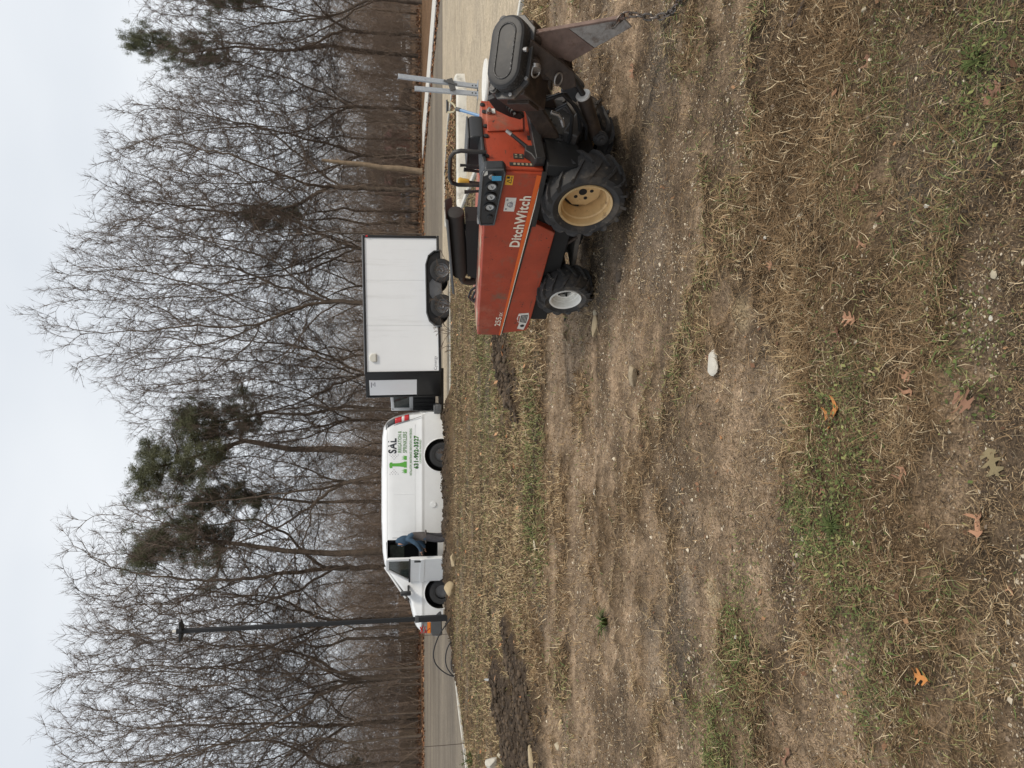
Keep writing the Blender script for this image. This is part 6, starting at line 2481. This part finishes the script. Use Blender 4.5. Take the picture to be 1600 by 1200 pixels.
# ------------------------------------------------------------------ stones, sticks, clods
def rock(name, x_img, y_img, lx_, ly__, lz_, rot, m, label, cat='stone', seed=0, lift=.25, group=None, facet=.28):
    bm = bmesh.new()
    bmesh.ops.create_icosphere(bm, subdivisions=3, radius=1)
    g = random.Random(seed)
    planes = [(Vector((g.gauss(0, 1), g.gauss(0, 1), g.gauss(0, 1))).normalized(), g.uniform(.55, .85)) for _ in range(11)]
    for v in bm.verts:
        p = v.co.copy()
        for n_, d in planes:
            e = p.dot(n_) - d
            if e > 0:
                p -= n_ * e * .92
        v.co = Vector((p.x * lx_ / 2, p.y * ly__ / 2, p.z * lz_ / 2)) * 1.15
    me = bpy.data.meshes.new(name)
    bm.to_mesh(me)
    bm.free()
    o = link(name, me, m, None, True, ang=24)
    x, y = onz(x_img, y_img, 0)
    for _ in range(3):
        z = float(zat(np.array([x]), np.array([y]))[0])
        x, y = onz(x_img, y_img, z + lz_ * .2)
    o.location = (x, y, z + lz_ * lift)
    o.rotation_euler = (g.uniform(-.15, .15), g.uniform(-.15, .15), rot)
    return tag(o, label, cat, group)


GR = 'loose stones on the ground'
rock('stone', 1115, 565, .13, .12, .032, .35, M['stone_white'], 'flat angular white stone lying on bare soil in mid foreground', seed=1, lift=.3, group=GR)
rock('stone', 932, 508, .19, .062, .055, -.1, M['stone_tan'], 'long tan stone on the soil in front of the small white wheel', seed=2, lift=.3, group=GR)
rock('stone', 931, 489, .05, .045, .04, .3, M['stone_pale'], 'small pale stone beside the long tan stone', seed=3, lift=.3, group=GR)
rock('boulder', 707, 921, .36, .28, .30, .5, M['stone_tan'], 'tan block of stone on the soil bank by the front van wheel', seed=4, lift=.35, group=GR)
rock('stone', 710, 875, .36, .22, .16, .2, M['stone_tan'], 'tan flat stone on the soil bank below the open van door', seed=5, lift=.4, group=GR)
rock('stone', 771, 1194, .30, .2, .2, -.4, M['stone_white'], 'largest white stone by the kerb at the left frame edge', seed=6, lift=.3, group=GR)
rock('stone', 784, 1180, .10, .09, .10, .4, M['stone_pale'], 'small pale stone right of the largest white stone', seed=7, lift=.3, group=GR)
rock('stone', 834, 1184, .24, .09, .11, .5, M['stone_tan'], 'long tan stone in the dug soil near the left frame edge', seed=8, lift=.35, group=GR)
rock('stone', 871, 1166, .075, .05, .05, .4, M['stone_pale'], 'small pale stone below the long tan stone near the left edge', seed=9, group=GR)
rock('clod', 968, 432, .085, .07, .05, .2, M['clod'], 'dark clod of earth on the soil below the small white wheel', 'clod', seed=10)
rock('clod', 884, 500, .05, .05, .035, .2, M['clod'], 'small dark clod in the wheel track left of the small wheel', 'clod', seed=11)
rock('stone', 836, 853, .26, .06, .03, 1.4, M['stone_pale'], 'pale splinter of stone in the grass below the driver', seed=12, group=GR)
for i, (a, b, s, lab) in enumerate([(1553, 427, .024, 'small rounded white stone near the lower right of the foreground'), (1505, 405, .016, 'pale pebble above the small rounded white stone'), (1195, 372, .018, 'pale yellow stone below the machine on dark soil'),
                                    (1350, 15, .02, 'pale stone at the right frame edge on bare soil'), (1150, 995, .02, 'white chip of stone on trampled soil at lower left'), (1548, 497, .014, 'pale greenish pebble in bare soil at bottom centre'),
                                    (1475, 833, .014, 'white pebble left of the tan leaf at bottom'), (1310, 1088, .018, 'white stone in grass at lower left'), (1255, 1010, .014, 'small white stone left of the green tuft'),
                                    (1045, 780, .03, 'white fragment on bare soil in mid field'), (930, 770, .05, 'white speck of stone on the far worn soil'), (1448, 322, .017, 'tan stone in grass at right foreground')]):
    rock('stone', a, b, s * 1.1, s * .8, s * .6, i * .7, M['stone_white'] if i % 3 else M['stone_pale'], lab, seed=20 + i, group=GR)
# split piece of wood, dark root, white shard
x, y = onz(976, 590, .03)
z = float(zat(np.array([x]), np.array([y]))[0])
wc = MB()
wc.prism([(-.085, -.012), (-.05, .022), (.03, .026), (.09, .010), (.075, -.018), (-.02, -.024)], -.022, .022, 'y')
o = wc.build('wood_chunk', M['wood_chunk'], bevel=.006)
o.location = (x, y, z + .02)
o.rotation_euler = (.3, -.25, -.55)
tag(o, 'split piece of weathered wood half buried in the bare soil', 'piece of wood')
pts = [(*onz(a, b, .012), .0) for a, b in ((1226, 40), (1236, 26), (1246, 14), (1256, -2))]
pts = [Vector((p[0], p[1], float(zat(np.array([p[0]]), np.array([p[1]]))[0]) + .008)) for p in pts]
thing_tube('root', spline(pts), [.007 + .003 * (i % 3 == 0) for i in range(len(spline(pts)))], M['dark_stalk'], 'dark bent root lying at the right frame edge', 'root')
rock('shard', 1064, 563, .03, .022, .02, .3, M['stone_white'], 'tiny white shard beside a dark crumb near the flat white stone', 'stone', seed=41)


# green tufts
def tuft(x_img, y_img, n, h, w, label, seed):
    g = random.Random(seed)
    x, y = onz(x_img, y_img)
    z = float(zat(np.array([x]), np.array([y]))[0])
    t = thing('grass_tuft', label, 'grass tuft', (x, y, z))
    mb = MB()
    for k in range(n):
        a = g.uniform(0, 6.28)
        d = Vector((math.cos(a), math.sin(a), 0))
        s = Vector((-d.y, d.x, 0))
        L = h * g.uniform(.6, 1.25)
        out = g.uniform(.5, 1.3)
        b = d * g.uniform(0, .25) * h * .6
        p = [b, b + d * L * .35 * out + Vector((0, 0, L * .45)), b + d * L * .75 * out + Vector((0, 0, L * .5)), b + d * L * 1.05 * out + Vector((0, 0, L * .30))]
        vs = []
        for q, ww in zip(p, (1, .9, .6, .05)):
            vs += [q - s * w * ww, q + Vector((0, 0, -w * .4 * ww)), q + s * w * ww]
        fs = []
        for i in range(3):
            for j in range(2):
                fs.append((i * 3 + j, i * 3 + j + 1, i * 3 + j + 4, i * 3 + j + 3))
        mb.add(vs, fs)
    me = bpy.data.meshes.new('blades')
    me.from_pydata(mb.v, [], mb.f)
    link('blades', me, M['green_blade'], t, True, ang=180)['kind'] = 'stuff'


tuft(1305, 822, 60, .055, .0022, 'dense dark green grass tuft in the centre foreground', 1)
tuft(938, 972, 46, .12, .006, 'lone green grass tuft on the bare soil at mid left', 2)
tuft(1525, 95, 40, .05, .0019, 'green grass tuft under dry straw near the right corner', 3)


# ------------------------------------------------------------------ fallen oak leaves
def leaf_mesh(seed, lobes=3, width=1.0):
    g = random.Random(seed)
    right = [(0.0, .012)]
    for k in range(lobes):
        t = .18 + .62 * k / max(1, lobes - 1)
        w = (.34, .44, .34, .24)[min(k, 3)] * width * g.uniform(.85, 1.15)
        right += [(t - .09, .10 * width), (t - .01, w * .70), (t + .05, w), (t + .085, w * .80), (t + .12, w * .92), (t + .09, w * .5), (t + .09, .11 * width)]
    right += [(.90, .05), (.96, .09), (1.0, .0)]
    left = [(t * g.uniform(.97, 1.03), -w * g.uniform(.85, 1.15)) for t, w in right[-2:0:-1]]
    pts = right + left
    curl, tw, cup = g.uniform(-.35, .5), g.uniform(-.5, .5), g.uniform(.2, 1.0)
    bm = bmesh.new()
    vs = [bm.verts.new((t - .5, w, 0)) for t, w in pts]
    f = bm.faces.new(vs)
    bmesh.ops.triangulate(bm, faces=[f])
    bmesh.ops.subdivide_edges(bm, edges=bm.edges[:], cuts=1)
    for v in bm.verts:
        x, y = v.co.x, v.co.y
        v.co.z = curl * x * x + cup * y * y * 1.2 + tw * x * y + .03 * math.sin(9 * x + 4 * y)
    st = [bm.verts.new(p) for p in ((-.5, -.008, 0), (-.5, .008, 0), (-.72, .012, .03), (-.72, -.0, .03))]
    bm.faces.new(st)
    me = bpy.data.meshes.new('oak_leaf')
    bm.to_mesh(me)
    bm.free()
    return me


LEAVES = [
    (1297, 648, .078, 5.2, 'leaf_orange', 'large bright orange oak leaf with dark holes on the straw'),
    (1323, 498, .040, 1.2, 'leaf_tan', 'tan star-shaped oak leaf on straw near bottom centre'),
    (1309, 524, .036, .3, 'leaf_brown', 'brown oak leaf folded in straw beside the tan star-shaped one'),
    (1411, 585, .034, 2.0, 'leaf_tan', 'small russet oak leaf standing above a pale curled one'),
    (1408, 612, .034, 1.7, 'leaf_tan', 'pale pink curled leaf below the small russet leaf'),
    (1492, 626, .056, 4.2, 'leaf_brown', 'broad reddish brown oak leaf in straw at the bottom'),
    (1400, 742, .042, 2.6, 'leaf_tan', 'thin-lobed pinkish oak leaf in green weeds'),
    (1525, 722, .056, 3.7, 'leaf_olive', 'olive brown oak leaf with yellow lobe at the bottom edge'),
    (1513, 820, .048, .2, 'leaf_tan', 'pale orange oak leaf with blunt lobes at the bottom'),
    (1424, 1058, .042, 1.6, 'leaf_orange', 'narrow orange oak leaf in dry grass at lower left'),
    (1216, 1183, .052, 2.9, 'leaf_brown', 'brown oak leaf at the left frame edge'),
    (1543, 146, .044, 5.2, 'leaf_brown', 'red-brown oak leaf beside the green tuft at right'),
    (1342, 382, .030, .9, 'leaf_tan', 'small tan leaf on dark soil at right of centre'),
    (1202, 415, .034, 2.2, 'leaf_tan', 'pair-lobed tan leaf on trampled grass below the machine'),
    (1349, 95, .030, 3.1, 'leaf_brown', 'dull brown leaf in straw near the right frame edge'),
    (1334, 293, .024, 5.0, 'leaf_brown', 'small dark brown curled leaf on the soil at right'),
    (1095, 556, .034, 2.4, 'leaf_brown', 'reddish leaf above the flat white stone'),
    (1112, 684, .020, .5, 'leaf_orange', 'tiny orange leaf on bare soil right of centre'),
    (1228, 628, .022, 1.0, 'leaf_brown', 'tiny russet leaf above the large orange leaf'),
    (1285, 768, .034, 4.4, 'leaf_brown', 'brown leaf lying over green clover in the centre'),
    (1270, 765, .03, 2.2, 'leaf_tan', 'tan leaf in clover above the brown one'),
    (1278, 834, .022, .4, 'leaf_tan', 'small tan leaf beside the dense green tuft'),
    (1060, 1090, .024, .8, 'leaf_orange', 'small orange leaf on bare soil at left'),
    (978, 110, .075, 2.6, 'leaf_tan', 'dry tan leaf on trampled grass right of the blade'),
    (1377, 655, .016, 2.6, 'leaf_yellow', 'small yellow leaf in straw below the large orange leaf'),
    (1372, 572, .03, 2.6, 'leaf_yellow', 'yellowed clover leaf in straw above the pale curled leaf'),
    (1545, 925, .018, 1.0, 'leaf_tan', 'small cream shell-like leaf at the bottom edge'),
]
GL = 'fallen oak leaves in the foreground'
for i, (a, b, L, rot, mm, lab) in enumerate(LEAVES):
    L *= 1.45
    me = leaf_mesh(i, 2 + i % 2, 1.05)
    o = link('oak_leaf', me, M[mm], None, True, ang=180)
    x, y = onz(a, b, .012)
    hw = L * .35
    z = float(zat(np.array([x, x + hw, x - hw, x, x]), np.array([y, y, y, y + hw, y - hw])).max())
    o.scale = (L, L, L)
    o.location = (x, y, z + .001)
    o.rotation_euler = (random.uniform(-.25, .25), random.uniform(-.25, .25), rot)
    tag(o, lab, 'leaf', GL)

# leaf litter drifted along the far edge of the lot, the sidewalk and the planted strip
g = np.random.default_rng(21)


def litter_at(x, y, z, size, seed, name, cols):
    g = np.random.default_rng(seed)
    N = len(x)
    a = g.uniform(0, 6.28, N)
    s = size * g.uniform(.6, 1.4, N)
    p = np.stack([x, y, z], -1)
    d = np.stack([np.cos(a), np.sin(a), g.normal(0, .35, N)], -1) * s[:, None]
    e = np.stack([-np.sin(a), np.cos(a), g.normal(0, .35, N)], -1) * s[:, None] * .6
    V = np.stack([p - d, p - d * .1 + e, p + d, p + d * .1 - e], 1).reshape(-1, 3)
    c = np.array(cols)[g.integers(0, len(cols), N)] * g.uniform(.6, 1.3, N)[:, None]
    tag(np_mesh(name, V, np.arange(N * 4).reshape(-1, 4), M['grass'], col=np.repeat(c, 4, 0)), kind='stuff')


cols = [(.24, .105, .05), (.30, .16, .08), (.18, .085, .045), (.34, .21, .12), (.13, .07, .045)]
N = 9000
xa = g.uniform(-48, 13.6, N)
ya = 47.0 - np.abs(g.normal(0, 1.5, N)) * (.5 + fbm(xa * .25, xa * 0, 5))
t = g.random(4200)
yb = 27 + 18.5 * t
xb = 15.55 - (yb - 29) * .104 - np.abs(g.normal(0, .26, 4200))
xc, yc = g.uniform(4.3, 7.5, 2200), g.uniform(18.0, 22.0, 2200)
kc = sdist(xc, yc, GRASS) < -.25
xs = np.concatenate([xa, xb])
ys = np.concatenate([ya, yb])
litter_at(xs, ys, np.full(len(xs), LOT_Z + .015) + g.uniform(0, .05, len(xs)), .085, 3, 'leaf_litter', cols)
litter_at(xc[kc], yc[kc], zat(xc[kc], yc[kc]) + .02, .035, 4, 'leaf_litter', cols + [(.30, .21, .11), (.34, .27, .14)])
xd, yd = g.uniform(-7, 4, 260), g.uniform(8, 19, 260)
litter_at(xd, yd, zat(xd, yd) + .03, .035, 5, 'leaf_litter', [(.36, .16, .07), (.42, .24, .13)])
xn, yn = g.uniform(-1.4, 1.4, 170), g.uniform(1.5, 4.5, 170)
litter_at(xn, yn, zat(xn, yn) + .012, .012, 7, 'leaf_litter', [(.22, .12, .07), (.16, .085, .05), (.30, .17, .09)])
xe, ye = g.uniform(-40, 40, 9000), 47.8 + np.abs(g.normal(0, 5, 9000))
litter_at(xe, ye, np.full(9000, -.05) + g.uniform(0, .06, 9000), .10, 6, 'leaf_litter', cols)

# ------------------------------------------------------------------ glimpses beyond the woods
fen = thing('board_fence', 'tan board fence glimpsed between the trunks at the left', 'fence', (-33.5, 62, -.2))
first = None
for i in range(62):
    if first is None:
        o = first = MB().box((0, 0, .68), (.17, .025, 1.3)).build('board', M['fence_wood'], fen)
    else:
        o = first.copy()
        C.objects.link(o)
    o.location = (i * .20, 0, random.uniform(-.03, .03))
for z in (.35, 1.05):
    MB().box((6.2, .04, z), (12.4, .04, .09)).build('rail', M['fence_wood'], fen)
for i in range(6):
    MB().box((i * 2.45, .08, .65), (.1, .1, 1.4)).build('post', M['fence_wood'], fen)


def house(name, label, cx, Y, w, d, h, roof_h, wall, roof, windows):
    t = thing(name, label, 'house', (cx, Y, -.6))
    MB().box((0, d / 2, h / 2), (w, d, h)).build('wall', wall, t)
    MB().prism([(-.4, h), (d / 2, h + roof_h), (d + .4, h)], -w / 2 - .3, w / 2 + .3, 'x').build('roof', roof, t)
    for x, z, ww, hh in windows:
        f = MB().box((x, -.03, z), (ww + .2, .08, hh + .2)).build('window', M['white_print'], t)
        MB().box((x, -.07, z), (ww, .03, hh)).build('pane', M['glass'], f)


house('red_house', 'low red-brown building behind the trees right of the trailer', 27.5, 92, 9, 7, 2.7, 1.0, M['house_red'], M['house_red'], [(-2.2, 1.5, 1.2, 1.0), (1.6, 1.5, 1.0, 1.0)])
house('white_house', 'pale house seen through the trunks behind the grey posts', 37, 112, 9, 8, 5.2, 1.6, M['house_white'], M['roof_dark'], [(-2, 3.6, 1, 1.4), (1.5, 3.6, 1, 1.4)])
house('grey_house', 'grey house glimpsed behind the trees at the right frame edge', 44.5, 88, 7, 8, 3.4, 1.6, M['house_grey'], M['roof_dark'], [(-1.5, 2.0, .9, 1.4)])
house('white_shed', 'small white building glimpsed behind the trees at the left', -31, 78, 4.2, 4, 2.4, .8, M['house_white'], M['roof_dark'], [(.6, 1.4, .7, .8)])


def car(label, x, Y, paint, rot=0.0):
    t = thing('parked_car', label, 'car', (x, Y, -.35), rot, 'cars parked beyond the woods')
    MB().prism([(-2.2, .35), (-2.25, .7), (-1.3, .85), (-.7, 1.35), (.7, 1.38), (1.5, .9), (2.2, .85), (2.25, .4)], -.85, .85).build('body', paint, t, bevel=.08)
    MB().prism([(-1.2, .88), (-.66, 1.29), (.66, 1.31), (1.32, .9)], -.86, .86).build('side_window', M['glass'], t)
    for a in (-1.35, 1.4):
        for s in (-.8, .8):
            MB().cyl((a, s - .1, .33), (a, s + .1, .33), .33, n=20).build('wheel', M['van_tyre'], t)


car('white car parked beyond the woods at the right', 36.5, 80, M['van_white'])
car('dark car parked beyond the woods next to the white one', 30.8, 80, M['pole_black'])
car('blue grey car glimpsed beyond the woods right of the trailer', 20.5, 82, mat('blue_grey_paint', (.12, .16, .22), .3))
